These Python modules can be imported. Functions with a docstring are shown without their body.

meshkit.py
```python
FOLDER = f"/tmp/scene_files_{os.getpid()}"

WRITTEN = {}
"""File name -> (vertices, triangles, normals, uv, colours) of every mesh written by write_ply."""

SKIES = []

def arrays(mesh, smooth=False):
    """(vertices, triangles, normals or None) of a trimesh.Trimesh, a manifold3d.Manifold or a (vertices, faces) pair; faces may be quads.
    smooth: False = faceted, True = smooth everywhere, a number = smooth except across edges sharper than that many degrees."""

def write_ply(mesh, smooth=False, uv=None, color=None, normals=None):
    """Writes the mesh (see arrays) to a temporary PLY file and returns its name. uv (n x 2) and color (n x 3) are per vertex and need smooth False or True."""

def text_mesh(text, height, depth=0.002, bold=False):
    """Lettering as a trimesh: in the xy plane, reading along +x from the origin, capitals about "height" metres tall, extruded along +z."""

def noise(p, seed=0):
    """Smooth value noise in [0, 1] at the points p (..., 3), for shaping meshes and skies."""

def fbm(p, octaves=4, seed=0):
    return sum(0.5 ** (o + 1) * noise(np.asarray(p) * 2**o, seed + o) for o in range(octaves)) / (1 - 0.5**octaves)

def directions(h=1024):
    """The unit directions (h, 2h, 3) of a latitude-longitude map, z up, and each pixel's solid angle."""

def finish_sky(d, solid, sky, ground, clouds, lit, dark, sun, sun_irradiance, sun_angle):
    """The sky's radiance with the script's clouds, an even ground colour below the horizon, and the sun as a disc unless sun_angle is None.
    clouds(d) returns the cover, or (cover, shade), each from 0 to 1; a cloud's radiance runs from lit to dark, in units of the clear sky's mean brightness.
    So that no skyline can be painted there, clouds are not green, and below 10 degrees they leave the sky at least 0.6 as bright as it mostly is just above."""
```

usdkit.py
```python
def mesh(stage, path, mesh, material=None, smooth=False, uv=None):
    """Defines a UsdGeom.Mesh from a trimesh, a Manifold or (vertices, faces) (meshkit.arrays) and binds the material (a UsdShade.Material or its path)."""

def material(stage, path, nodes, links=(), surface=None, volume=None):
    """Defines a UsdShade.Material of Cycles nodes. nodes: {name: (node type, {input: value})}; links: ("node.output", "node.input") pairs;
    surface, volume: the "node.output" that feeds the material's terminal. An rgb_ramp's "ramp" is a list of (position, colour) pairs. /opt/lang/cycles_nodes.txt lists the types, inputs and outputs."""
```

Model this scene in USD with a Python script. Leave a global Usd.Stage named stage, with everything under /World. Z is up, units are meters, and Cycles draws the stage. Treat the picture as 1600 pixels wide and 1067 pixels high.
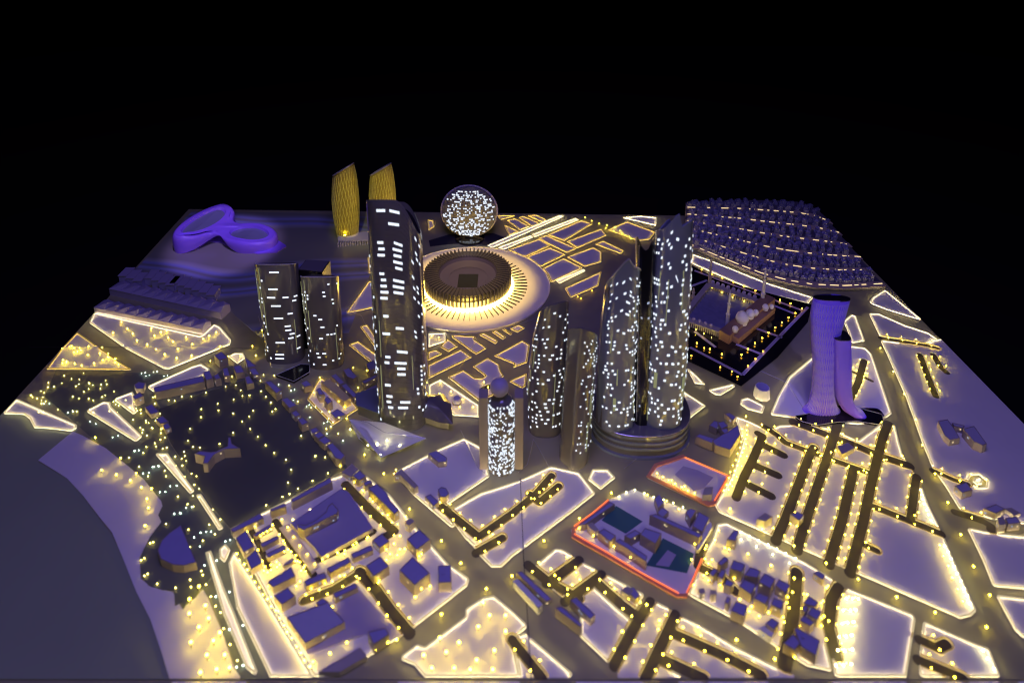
import math, random
import numpy as np, trimesh, usdkit, meshkit
from shapely.geometry import Polygon, LineString, Point, MultiPolygon
from shapely.ops import unary_union
from pxr import Usd, UsdGeom, UsdLux, UsdShade, Gf, Sdf, Vt

rng = random.Random(7)
stage = Usd.Stage.CreateInMemory()
UsdGeom.SetStageUpAxis(stage, 'Z'); UsdGeom.SetStageMetersPerUnit(stage, 1.0)
stage.SetDefaultPrim(UsdGeom.Xform.Define(stage, '/World').GetPrim())
UsdGeom.Scope.Define(stage, '/World/Looks')

# ------------------------------------------------------------------ camera
CAMH, FPX, PX0, PY0 = 2.0, 1054.0, 800.0, 100.0
PITCH = math.atan2(285.0, 1054.0)
CF = np.array([0, math.cos(PITCH), -math.sin(PITCH)]); CU = np.array([0, math.sin(PITCH), math.cos(PITCH)]); CR = np.array([1.0, 0, 0])
CC = np.array([0, 0, CAMH])
cam = UsdGeom.Camera.Define(stage, '/World/camera')
cam.AddTransformOp().Set(Gf.Matrix4d(*CR, 0, *CU, 0, *(-CF), 0, *CC, 1))
cam.CreateHorizontalApertureAttr(36.0); cam.CreateVerticalApertureAttr(24.0)
cam.CreateFocalLengthAttr(36.0 * FPX / 1600)
cam.CreateVerticalApertureOffsetAttr(-(533.5 - PY0) / 1600 * 36.0)
cam.CreateClippingRangeAttr(Gf.Vec2f(0.05, 100))
cam.CreateFStopAttr(1.4); cam.CreateFocusDistanceAttr(3.1)
cam.CreateExposureAttr(0.0)

# ------------------------------------------------------------------ big lamps of the dark showroom
def place(x, loc, target):
    d = np.array(target, float) - np.array(loc, float); d /= np.linalg.norm(d)
    up = np.array([0, 0, 1.0]) if abs(d[2]) < .99 else np.array([0, 1.0, 0])
    r = np.cross(d, up); r /= np.linalg.norm(r); u = np.cross(r, d)
    x.AddTransformOp().Set(Gf.Matrix4d(*r, 0, *u, 0, *(-d), 0, *map(float, loc), 1))
def rect_light(name, loc, target, w, h, color, power):
    l = UsdLux.RectLight.Define(stage, '/World/' + name); place(l, loc, target)
    l.CreateWidthAttr(w); l.CreateHeightAttr(h); l.CreateColorAttr(Gf.Vec3f(*color)); l.CreateIntensityAttr(power); l.CreateNormalizeAttr(True)
def spot_light(name, loc, target, radius, color, power, angle, soft=.4):
    l = UsdLux.SphereLight.Define(stage, '/World/' + name); place(l, loc, target)
    l.CreateRadiusAttr(radius); l.CreateColorAttr(Gf.Vec3f(*color)); l.CreateIntensityAttr(power); l.CreateNormalizeAttr(True)
    s = UsdLux.ShapingAPI.Apply(l.GetPrim()); s.CreateShapingConeAngleAttr(angle); s.CreateShapingConeSoftnessAttr(soft)

# ------------------------------------------------------------------ where a point of the table stands
def G(px, py, z=0.0):
    d = CF + (px - PX0) / FPX * CR - (py - PY0) / FPX * CU
    return CC + d * ((z - CAMH) / d[2])
def proj(p):
    v = np.asarray(p, float) - CC; zc = v @ CF
    return PX0 + FPX * (v @ CR) / zc, PY0 - FPX * (v @ CU) / zc
def height(base, py):
    b = np.array([base[0], base[1], 0]) - CC; t = (PY0 - py) / FPX
    return (t * (b @ CF) - b @ CU) / (CU[2] - t * CF[2])
def mpp(base):
    return float((np.array([base[0], base[1], 0.0]) - CC) @ CF) / FPX
VIEWS = dict(A=(0, 300, 4), B=(400, 240, 4), C=(800, 300, 4), D=(1200, 300, 4), E=(0, 550, 4), F=(400, 500, 4), G=(800, 550, 4), H=(1200, 550, 4),
             I=(0, 800, 4), J=(400, 800, 4), K=(800, 800, 4), L=(1200, 800, 4), M=(200, 550, 5.333), N=(350, 700, 5.333), O=(880, 700, 5.333), P=(1050, 800, 5.333),
             Q1=(140, 410, 5.333), Q2=(380, 560, 6.667), Q3=(340, 740, 6.667), Q4=(400, 860, 5.333), Q5=(520, 720, 6.667), Q6=(1080, 800, 6.667),
             Q7=(1080, 900, 6.667), Q8=(1060, 600, 6.667), R1=(1060, 400, 6.667), R2=(1060, 320, 4.848), R3=(660, 500, 6.667), R4=(640, 320, 5.333),
             R5=(720, 570, 5.333), R6=(820, 420, 3.811), R7=(1400, 600, 4.105), R8=(260, 320, 6.67), Z=(0, 0, 1))
def V(code, pts):
    x, y, s = VIEWS[code]
    return [(x + a / s, y + b / s) for a, b in pts]
def ground(code, pts, z=0.0):
    return [tuple(G(a, b, z)[:2]) for a, b in V(code, pts)]

# ------------------------------------------------------------------ materials
def mat(name, base, rough=.5, vary=.12, scale=18.0, bump=0.0, metallic=0.0, coat=0.0, spec=None):
    b = np.array(base, float)
    nodes = {'g': ('geometry', {}), 'n': ('noise_texture', {'scale': scale, 'detail': 4.0}),
             'm': ('mix_color', {'a': tuple(b * (1 - vary)), 'b': tuple(np.clip(b * (1 + vary), 0, 1))}),
             'p': ('principled_bsdf', {'roughness': rough, 'metallic': metallic, 'coat_weight': coat, 'coat_roughness': .08})}
    links = [('g.position', 'n.vector'), ('n.fac', 'm.fac'), ('m.result', 'p.base_color')]
    if spec is not None: nodes['p'][1]['specular_ior_level'] = spec
    if bump:
        nodes['n2'] = ('noise_texture', {'scale': scale * 14, 'detail': 3.0}); nodes['bp'] = ('bump', {'strength': bump, 'distance': .001})
        links += [('g.position', 'n2.vector'), ('n2.fac', 'bp.height'), ('bp.normal', 'p.normal')]
    return usdkit.material(stage, '/World/Looks/' + name, nodes, links, surface='p.BSDF')
def glow(name, color, strength):
    return usdkit.material(stage, '/World/Looks/' + name, {'e': ('emission', {'color': color, 'strength': strength})}, [], surface='e.emission')
MT = dict(
    plate=mat('white_plate', (.80, .78, .77), .8, .04, 9, .05, 0, 0, .2), asphalt=mat("asphalt", (.33, .32, .175), .55, .15, 14, .15),
    sea=mat('slate_sea', (.33, .39, .25), .35, .10, 3, .05), park=mat('dark_lawn', (.11, .12, .085), .6, .12, 8, .1),
    cornice=mat('green_promenade', (.16, .18, .13), .5, .15, 10, .1), dark=mat('dark_glossy', (.035, .033, .05), .22, .15, 6),
    joint=mat('joint', (.012, .012, .012), .7, .0), edge=mat('board_edge', (.03, .03, .035), .4, .1), floor=mat('black_floor', (.002, .002, .002), .9, .2, 2),
    roof=mat('blue_roof', (.36, .34, .58), .5, .08, 25, .05), wall=mat('taupe_wall', (.34, .29, .27), .45, .12, 30, .08),
    roof2=mat('grey_roof', (.50, .48, .62), .5, .06, 25, .05), tan=mat('tan_wall', (.48, .43, .37), .5, .1, 30, .08),
    white=mat('white_part', (.80, .80, .76), .4, .04, 20), deck=mat('violet_deck', (.42, .38, .55), .5, .06, 12, .05),
    gold=mat('gold_scale', (.42, .34, .04), .35, .25, 60, .3), gold2=mat('gold_rib', (.80, .76, .15), .35, .1), acrylic=mat('smoke_acrylic', (.15, .14, .15), .13, .15, 7, 0, 0, .4),
    acrylic2=mat('grey_acrylic', (.22, .25, .33), .13, .12, 7, 0, 0, .5), black=mat('black_acrylic', (.010, .010, .013), .15, .1, 7, 0, 0, .5),
    violet=mat('violet_shell', (.18, .09, .95), .38, .08, 14, .05), brown=mat('brown_stone', (.32, .19, .12), .5, .15, 40, .1),
    teal=mat('teal_pad', (.05, .16, .17), .45, .15, 16, .05), arena=mat('arena_shell', (.36, .19, .95), .35, .1, 14, .05), disc=mat('disc_shell', (.10, .10, .14), .5, .1), red=mat('orange_border', (.74, .30, .17), .4, .06, 20),
    villa=mat('villa_blue', (.20, .20, .34), .45, .3, 50), terrace=mat('terrace_sand', (.58, .46, .34), .5, .12, 25, .08),
    bowl=mat('bowl_dark', (.06, .055, .08), .4, .12, 20), fieldm=mat('field_black', (.018, .018, .022), .4, .1, 20), post=mat('lamp_post', (.45, .45, .42), .4, .0),
    street=mat('narrow_street', (.07, .06, .044), .6, .2, 20), violet2=mat('violet_rib', (.44, .38, .98), .35, .05), villa2=mat('villa_ground', (.12, .11, .15), .5, .3, 40), deck2=mat('seat_violet', (.07, .06, .15), .5, .1, 12),
    metal=mat('pale_metal', (.7, .7, .72), .25, .05, 20, 0, .6))
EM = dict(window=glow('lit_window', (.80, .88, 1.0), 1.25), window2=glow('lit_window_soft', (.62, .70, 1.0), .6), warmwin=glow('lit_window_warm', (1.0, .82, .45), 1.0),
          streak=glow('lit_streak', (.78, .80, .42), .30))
LAMPC = dict(warm=((1.0, .72, .03), 50), pale=((1.0, .92, .40), 40), orange=((1.0, .17, .03), 4), amber=((1.0, .50, .03), 8), ball=((1.0, .78, .16), 26), cool=((.75, 1.0, .88), 16))
LAMPH = dict(warm=.0115, pale=.0088, orange=.006, amber=.004)
STRIPC = dict(pale=((1.0, .78, .36), 36.0), warm=((1.0, .60, .05), 26.0), low=((1.0, .64, .06), 11.0), rim=((1.0, .66, .10), 9.0), orange=((1.0, .20, .05), 1.8), stadium=((1.0, .63, .09), 34.0), pale_top=((1.0, .84, .56), .50), warm_top=((1.0, .66, .22), .22), lip=((1.0, .74, .38), 1.5))
EM['stadium_band'] = glow('stadium_band', (1.0, .64, .12), 4.5)
for k, (c, s) in STRIPC.items(): EM['strip_' + k] = glow('edge_light_' + k, c, s)
for k, (c, s) in LAMPC.items(): EM['lamp_' + k] = glow('lamp_' + k, c, s)

# ------------------------------------------------------------------ prims
USED = {}
def path(name, parent=None):
    p = (parent.GetPath() if parent is not None else Sdf.Path('/World')).AppendChild(name)
    n = USED.get(p, 0); USED[p] = n + 1
    return p if n == 0 else p.GetParentPath().AppendChild(f'{name}_{n:03d}')
def tag(o, label=None, cat=None, group=None, kind=None):
    for k, v in (('label', label), ('category', cat), ('group', group), ('kind', kind)):
        if v: o.SetCustomDataByKey(k, v)
    return o
def part(name, mesh, m, parent=None, smooth=False):
    return usdkit.mesh(stage, str(path(name, parent)), mesh, m, smooth).GetPrim()
def thing(name, label, cat, group=None, loc=(0, 0, 0)):
    x = UsdGeom.Xform.Define(stage, path(name)); x.AddTranslateOp().Set(Gf.Vec3d(*map(float, loc)))
    return tag(x.GetPrim(), label, cat, group)
def struct(name, mesh, m, parent=None):
    o = part(name, mesh, m, parent)
    return tag(o, kind='structure') if parent is None else o
def polys(g):
    return [p for p in (g.geoms if hasattr(g, 'geoms') else [g]) if p.geom_type == 'Polygon' and p.area > 2e-6]
def prism(poly, z0, z1, off=(0, 0)):
    out = []
    for p in polys(poly):
        m = trimesh.creation.extrude_polygon(p, z1 - z0, engine='earcut'); m.apply_translation((-off[0], -off[1], z0)); out.append(m)
    return trimesh.util.concatenate(out)
def box(x0, x1, y0, y1, z0, z1):
    m = trimesh.creation.box((x1 - x0, y1 - y0, z1 - z0)); m.apply_translation(((x0 + x1) / 2, (y0 + y1) / 2, (z0 + z1) / 2)); return m
def tube(pts, r, n=6):
    out = []
    for a, b in zip(pts[:-1], pts[1:]):
        if np.linalg.norm(np.subtract(a, b)) > 1e-6: out.append(trimesh.creation.cylinder(r, segment=(a, b), sections=n))
    return trimesh.util.concatenate(out)
def ring_loft(rings, cap0=True, cap1=True):
    rings = np.asarray(rings, float); m, n = rings.shape[:2]
    v = rings.reshape(-1, 3); f = []
    for i in range(m - 1):
        for j in range(n):
            a, b = i * n + j, i * n + (j + 1) % n
            f += [(a, b, b + n), (a, b + n, a + n)]
    v = list(v)
    for c, k in ((cap0, 0), (cap1, m - 1)):
        if c:
            v.append(rings[k].mean(0)); q = len(v) - 1
            for j in range(n):
                a, b = k * n + j, k * n + (j + 1) % n
                f.append((q, b, a) if k == 0 else (q, a, b))
    return trimesh.Trimesh(np.array(v), np.array(f), process=False)
def lathe(profile, n=24, loc=(0, 0, 0)):
    th = np.linspace(0, 2 * math.pi, n, endpoint=False)
    m = ring_loft([[(r * math.cos(t), r * math.sin(t), z) for t in th] for r, z in profile]); m.apply_translation(loc); return m
def poly_of(code, pts): return Polygon(ground(code, pts)).buffer(0)
def rounded(p, r): return p.buffer(-r).buffer(2 * r, join_style=1).buffer(-r, join_style=1)
ORD = 'first second third fourth fifth sixth seventh eighth ninth tenth eleventh twelfth thirteenth fourteenth fifteenth sixteenth seventeenth eighteenth nineteenth twentieth'.split()
ORD += ['twenty-' + w for w in ORD[:9]] + ['thirtieth'] + ['thirty-' + w for w in ORD[:9]]

LAMPS = []            # (kind, x, y, size, foot height)
def lamp(kind, x, y, size=1.0, z=0.0): LAMPS.append((kind, float(x), float(y), size, z))
def lamps_at(code, pts, kind='warm', size=1.0, z=.004):
    for x, y in ground(code, pts): lamp(kind, x, y, size, z)
def lamps_along(line, spacing, kind='warm', size=1.0, z=0.0, start=.5):
    n = max(1, int(line.length / spacing))
    for i in range(n):
        p = line.interpolate((i + start) / n, normalized=True); lamp(kind, p.x + rng.uniform(-.002, .002), p.y + rng.uniform(-.002, .002), size * rng.uniform(.85, 1.12), z)
def lamp_line(code, pts, spacing=.045, kind='warm', size=1.0, z=.004): lamps_along(LineString(ground(code, pts)), spacing, kind, size, z)
rect_light('overhead_projector', (0, 1.1, 3.7), (0, 1.5, 0), 1.6, 1.2, (.26, .185, 1.0), 15.0)
rect_light('front_projector', (.2, -1.6, 3.0), (.1, 2.0, .1), .5, .4, (1.0, .88, .86), 4.0)
# ------------------------------------------------------------------ the setting: floor, table, water, lawns, street blocks
def line_x(a, b, py):
    (x0, y0), (x1, y1) = a, b; return (x0 + (py - y0) * (x1 - x0) / (y1 - y0), py)
FRONT = 1061
tl, tr = (295, 327), (1284, 340)
bl, br = line_x(tl, (0, 650), FRONT), line_x(tr, (1600, 664), FRONT)
table = Polygon(ground('Z', [tl, tr, br, bl]))
struct('floor', box(-9, 9, -4, 12, -.92, -.90), MT['floor'])
board = thing('model_table', 'dark table board carrying the whole illuminated city model', 'table')
part('board', prism(table, -.07, 0), MT['asphalt'], board)
bl2, br2 = line_x(tl, (0, 650), 1130), line_x(tr, (1600, 664), 1130)
bf = [line_x(tl, (0, 650), FRONT + .8), line_x(tr, (1600, 664), FRONT + .8)]
apron = Polygon(ground('Z', [bf[0], bf[1], br2, bl2]))
part('front_board', prism(apron, -.07, -.001), MT['asphalt'], board)
seams = [LineString(ground('Z', [(813, 748), (818, 870), (824, 960), (830, FRONT)])), LineString(ground('Z', [(46, 543), (230, 543), (400, 545)])),
         LineString(ground('Z', [(0, 930), (60, 850), (100, 800)]))]
for s in seams: struct('joint', prism(s.buffer(.0011), .0008, .0012), MT['joint'])

sea = Polygon(ground('Z', [line_x(tl, (0, 650), 640), (40, 650), (54, 668), (122, 670), (110, 690), (80, 712), (60, 722), (105, 748), (130, 775), (155, 810), (175, 835), (192, 872), (213, 925), (235, 968), (252, 1018), (265, FRONT), bl])).buffer(0).intersection(table)
struct('sea', prism(sea, .0002, .0016), MT['sea'])
lawn = rounded(Polygon(ground('Z', [(247, 640), (300, 620), (395, 590), (430, 610), (458, 645), (505, 700), (545, 730), (360, 826), (330, 790), (265, 690)])).buffer(0), .01)
struct('lawn', prism(lawn, .0002, .0016), MT['park'])
prom = Polygon(ground('Z', [(95, 560), (200, 582), (330, 590), (360, 570), (395, 590), (247, 640), (265, 690), (330, 790), (360, 826), (480, FRONT), (375, FRONT), (330, 935), (300, 915), (220, 870), (250, 800), (150, 690), (70, 620)])).buffer(0).difference(lawn.buffer(.002)).intersection(table)
struct('promenade', prism(prom, .0002, .0014), MT['cornice'])
# round plaza of the half-round hall, a dark disc that cuts into the beach
plaza = Polygon(ground('I', [(1010, 40), (1020, 100), (950, 160), (900, 235), (876, 320), (888, 400), (930, 462), (1020, 492), (1090, 488), (1096, 590), (1138, 565), (1146, 615), (1185, 548), (1225, 535), (1320, 420), (1300, 200), (1160, 20)])).buffer(0)
struct('plaza', prism(plaza, .0016, .0046), MT['cornice'])

W = {}                # white street blocks: name -> (polygon, glow kind, spacing, size)
def blk(code, pts, kind='pale', spacing=.036, size=.8, r=.008): W[len(W)] = (rounded(poly_of(code, pts), r), kind, spacing, size)
N0 = (None, 0, 0)
# left shore
blk('Q1', [(45, 425), (930, 622), (1040, 520), (1090, 545), (1180, 650), (1170, 690), (660, 895), (620, 890), (300, 720), (0, 510), (30, 440)], size=.55)
blk('Z', [(121, 520), (188, 567), (207, 579), (73, 578), (95, 548)], 'warm', .03, .8, .003)
blk('E', [(105, 297), (480, 460), (480, 480), (445, 500), (320, 485), (215, 478), (185, 420), (150, 395), (20, 390)], 'pale', .03, .9)
W[len(W)] = (rounded(Polygon(ground('Z', [(60, 720), (114, 675), (130, 682), (165, 701), (200, 729), (225, 750), (252, 784), (254, 791), (247, 805), (252, 816), (234, 840), (218, 872), (220, 905), (236, 918), (270, 926), (285, 952), (305, 935), (312, 912), (325, 935), (350, 995), (366, 1045), (378, FRONT), (265, FRONT), (252, 1018), (235, 968), (213, 925), (192, 872), (175, 832), (155, 808), (130, 775), (105, 748)])).buffer(0).difference(plaza.buffer(.001)), .003), None, 0, 0)
blk('E', [(540, 375), (650, 315), (690, 320), (700, 350), (890, 530), (850, 565)], 'pale', .022, .95)
blk('E', [(710, 300), (830, 255), (850, 290), (840, 340), (860, 385), (845, 400)], 'pale', .024, .9)
blk('E', [(920, 222), (1200, 97), (1260, 80), (1310, 110), (1310, 130), (1200, 190), (960, 252)], 'pale', .022, .9)
blk('E', [(970, 640), (1050, 640), (1215, 870), (1190, 890)], 'pale', .018, .85, .003)
blk('I', [(900, -100), (935, -100), (1060, 60), (1060, 62)], None, 0, 0, .001) if 0 else None
blk('Z', [(306, 774), (315, 774), (349, 826), (342, 829)], 'pale', .016, .8, .003)
blk('Z', [(321, 865), (330, 862), (350, 918), (372, 972), (402, 1048), (400, 1056), (385, 1045), (350, 962)], 'pale', .014, .85, .003)
blk('I', [(1370, 240), (1410, 205), (1440, 240), (1405, 320), (1375, 290)], 'pale', .016, .9, .003)
blk('Z', [(357, 882), (366, 862), (400, 912), (492, FRONT - 2), (422, FRONT - 2), (400, 1012), (370, 950)], 'pale', .028, .8, .004)
blk('Z', [(357, 558), (367, 553), (380, 553), (384, 560), (371, 569)], 'pale', .016, .8, .003)
# blocks between the park and the stadium
for p in ([(55, 480), (400, 315), (515, 395), (55, 620)], [(55, 345), (145, 315), (205, 360), (55, 430)], [(185, 285), (260, 200), (370, 280), (270, 335)],
          [(300, 165), (560, 180), (540, 210), (670, 300), (560, 365), (320, 195)], [(590, 160), (640, 140), (790, 225), (760, 255)], [(720, 130), (770, 115), (870, 185), (840, 210)],
          [(830, 105), (860, 95), (930, 150), (920, 165)], [(910, 95), (1000, 55), (1070, 90), (990, 135)],
          [(265, 600), (430, 530), (545, 610), (620, 615), (655, 590), (525, 490), (680, 400), (800, 470), (820, 545), (850, 590), (760, 650), (740, 790), (590, 850)],
          [(745, 380), (840, 330), (1040, 220), (1120, 270), (1090, 450), (940, 505), (955, 465)], [(900, 645), (1090, 560), (1075, 690), (1045, 720)]):
    blk('R3', p, 'warm', .038, .62, .003)
blk('R3', [(60, 150), (250, 140), (240, 230), (60, 290)], 'pale', .03, .7, .003)
blk('R3', [(60, 690), (190, 625), (590, 895), (595, 1020), (330, 1000), (60, 830)], 'pale', .035, .7, .003)
for p in ([(541, 490), (576, 440), (592, 443), (592, 480), (560, 487)], [(563, 512), (574, 508), (592, 535), (592, 552)], [(545, 540), (560, 534), (590, 556), (592, 578)],
          [(590, 402), (590, 425), (576, 428), (574, 404)]): blk('Z', p, 'warm', .035, .6, .003)
# back centre grid
for p in ([(820, 380), (1080, 290), (1170, 345), (960, 440)], [(975, 440), (1170, 362), (1300, 420), (1090, 520)], [(1110, 535), (1280, 450), (1440, 530), (1180, 650), (1150, 585)],
          [(1310, 440), (1530, 360), (1600, 400), (1600, 480), (1460, 520)], [(1150, 255), (1430, 135), (1520, 165), (1290, 305)], [(1310, 310), (1600, 205), (1640, 260), (1400, 365)],
          [(1065, 285), (1140, 260), (1390, 370), (1310, 405)], [(810, 135), (880, 120), (1000, 185), (920, 215)], [(910, 110), (950, 100), (1110, 170), (1020, 185)],
          [(980, 95), (1060, 90), (1140, 130), (1110, 150)], [(730, 95), (890, 95), (760, 130)], [(785, 170), (910, 225), (830, 260)], [(150, 130), (200, 140), (210, 185), (155, 220)]):
    blk('R4', p, 'warm', .045, .58, .003)
for p in ([(655, 215), (720, 190), (895, 255), (860, 300), (790, 310), (600, 240)], [(330, 605), (560, 500), (540, 590), (365, 665)], [(520, 330), (570, 310), (700, 372), (680, 390)]): blk('C', p, 'warm', .045, .58, .003)
for p in ([(645, 345), (1240, 97), (1295, 97), (1000, 228), (690, 362)], [(735, 362), (1010, 262), (1030, 275), (790, 377)], [(1022, 252), (1380, 117), (1410, 130), (1042, 275)], [(1220, 637), (1450, 542), (1465, 555), (1250, 660)]):
    blk('R4', p, 'pale', .03, .9, .003)
blk('C', [(690, 165), (800, 155), (905, 165), (900, 215)], 'pale', .05, .8, .003)
blk('Z', [(1081, 398), (1110, 408), (1150, 424), (1200, 444), (1270, 466), (1262, 476), (1180, 456), (1120, 430), (1080, 412)], 'pale', .06, .8, .002)
# right of the mound and round the violet tower
blk('D', [(635, 690), (650, 665), (730, 615), (970, 810), (740, 740), (650, 705)], 'pale', .035, .75)
blk('D', [(630, 765), (690, 765), (860, 840), (1000, 885), (1060, 925), (975, 955), (705, 920)], 'pale', .045, .7)
blk('D', [(470, 810), (520, 770), (550, 782), (605, 935), (520, 950), (500, 880)], 'pale', .04, .7)
blk('Z', [(1203, 649), (1215, 620), (1232, 590), (1268, 560), (1330, 542), (1352, 545), (1362, 555), (1393, 647), (1375, 660), (1340, 664), (1262, 656), (1225, 652)], 'pale', .045, .7)
blk('Q8', [(650, 170), (720, 150), (900, 240), (875, 310), (720, 270), (640, 215)], 'pale', .03, .8, .004)
blk('Q8', [(310, 70), (560, 10), (592, 30), (440, 125), (380, 118)], 'pale', .025, .8, .004)
blk('G', [(1072, 250), (1210, 340), (1110, 420), (1060, 400)], 'pale', .035, .7, .003)
blk('G', [(1090, 100), (1140, 140), (1210, 210), (1140, 200)], 'pale', .03, .7, .003)
blk('Z', [(1376, 533), (1446, 541), (1456, 533), (1476, 530), (1535, 569), (1650, 674), (1700, 735), (1700, 835), (1549, 812), (1500, 797), (1478, 762), (1457, 732), (1440, 690), (1415, 620)])
blk('Z', [(1511, 826), (1550, 834), (1660, 845), (1660, 926), (1552, 917), (1535, 875)], 'pale', .04, .75)
blk('Z', [(1556, 931), (1660, 943), (1680, 1030), (1597, 996), (1585, 985)], 'pale', .04, .75)
# the big right-hand block and its neighbours
blk('Z', [(1148, 651), (1172, 660), (1200, 674), (1217, 666), (1262, 664), (1300, 672), (1340, 690), (1375, 664), (1398, 664), (1404, 690), (1410, 712), (1425, 735), (1437, 752), (1450, 790), (1465, 820), (1525, 955), (1517, 963), (1500, 967), (1335, 895), (1211, 840), (1123, 801), (1117, 790), (1145, 740), (1160, 690)], 'pale', .036, .75)
blk('Z', [(1112, 845), (1120, 820), (1135, 818), (1258, 880), (1310, 912), (1303, 930), (1290, 1010), (1300, 1050), (1262, 1042), (1195, 1000), (1150, 970), (1075, 930), (1085, 905), (1092, 880)], 'pale', .034, .7)
blk('Z', [(1311, 922), (1325, 921), (1427, 962), (1430, 970), (1416, FRONT - 2), (1304, FRONT - 2), (1300, 1015)], 'pale', .036, .75)
blk('Z', [(1442, 972), (1517, 1005), (1545, 1015), (1563, FRONT - 2), (1436, FRONT - 2), (1437, 1020)], 'pale', .034, .75)
# centre
blk('Z', [(617, 741), (628, 733), (680, 706), (725, 686), (752, 700), (765, 745), (694, 793), (692, 800), (725, 834), (721, 838), (647, 775)], 'pale', .034, .6)
blk('Z', [(697, 802), (750, 772), (812, 752), (860, 730), (905, 740), (930, 772), (895, 800), (800, 871), (783, 887), (768, 887), (749, 868), (745, 858), (727, 842)], 'pale', .036, .72)
blk('J', [(1310, 172), (1330, 165), (1400, 235), (1390, 252)], None, 0, 0, .002)
blk('G', [(475, 800), (500, 740), (600, 740), (645, 790), (555, 862)], 'pale', .03, .75, .003)
blk('Z', [(622, 1030), (652, 1008), (664, 1012), (727, 965), (727, 953), (755, 935), (772, 932), (800, 955), (825, 979), (800, 1000), (812, FRONT - 2), (664, FRONT - 2), (648, 1040)], 'pale', .03, .85)
for p in ([(120, 360), (270, 235), (312, 240), (402, 290), (210, 437)], [(245, 480), (440, 320), (540, 370), (335, 550)], [(540, 440), (590, 395), (825, 520), (760, 625)],
          [(425, 540), (510, 475), (740, 680), (600, 945), (425, 780)], [(870, 550), (1005, 620), (990, 680), (800, 1040), (660, 1040), (660, 985)],
          [(1025, 720), (1050, 655), (1160, 705), (1400, 850), (1600, 950), (1800, 1040), (1600, 1040), (1300, 868), (1030, 742)],
          [(945, 890), (1000, 782), (1060, 802), (1540, 1040), (1230, 1040)], [(920, 955), (1080, 1040), (880, 1040)], [(20, 790), (80, 760), (385, 1020), (350, 1040), (210, 1040)], [(0, 840), (145, 1040), (0, 1040)]):
    blk('K', p, 'pale', .034, .72, .004)
blk('Z', [(1010, 747), (1022, 728), (1067, 714), (1140, 745), (1117, 790), (1108, 793)], 'orange', .02, .95)
blk('Z', [(892, 828), (951, 782), (990, 765), (1011, 775), (1040, 785), (1092, 805), (1112, 818), (1090, 865), (1098, 875), (1072, 935), (1058, 935), (895, 842)], None)
# left city
blk('Z', [(360, 828), (440, 788), (520, 748), (540, 742), (560, 735), (610, 775), (650, 825), (700, 882), (733, 905), (730, 916), (643, 984), (600, 1012), (530, 1055), (500, FRONT - 2), (490, FRONT - 4), (440, 975), (395, 890)], 'pale', .04, .6)
blk('Z', [(500, 590), (540, 612), (560, 640), (520, 665), (480, 625)], 'warm', .03, .6, .003)
# front apron strip: continues the blocks of the front edge
for a, b, k in ((270, 385, 'ball0'), (622, 812, 'ball0'), (900, 1010, 'ball0'), (1060, 1200, 'ball0'), (1300, 1415, 'ball0'), (1440, 1560, 'ball0'), (1590, 1700, 'ball0')):
    p = Polygon(ground('Z', [(a, FRONT + 5), (b, FRONT + 5), (b + (b - 800) * .05, 1120), (a + (a - 800) * .05, 1120)])); W[len(W)] = (p, None if k == 'ball0' else k, .03, .8)

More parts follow.
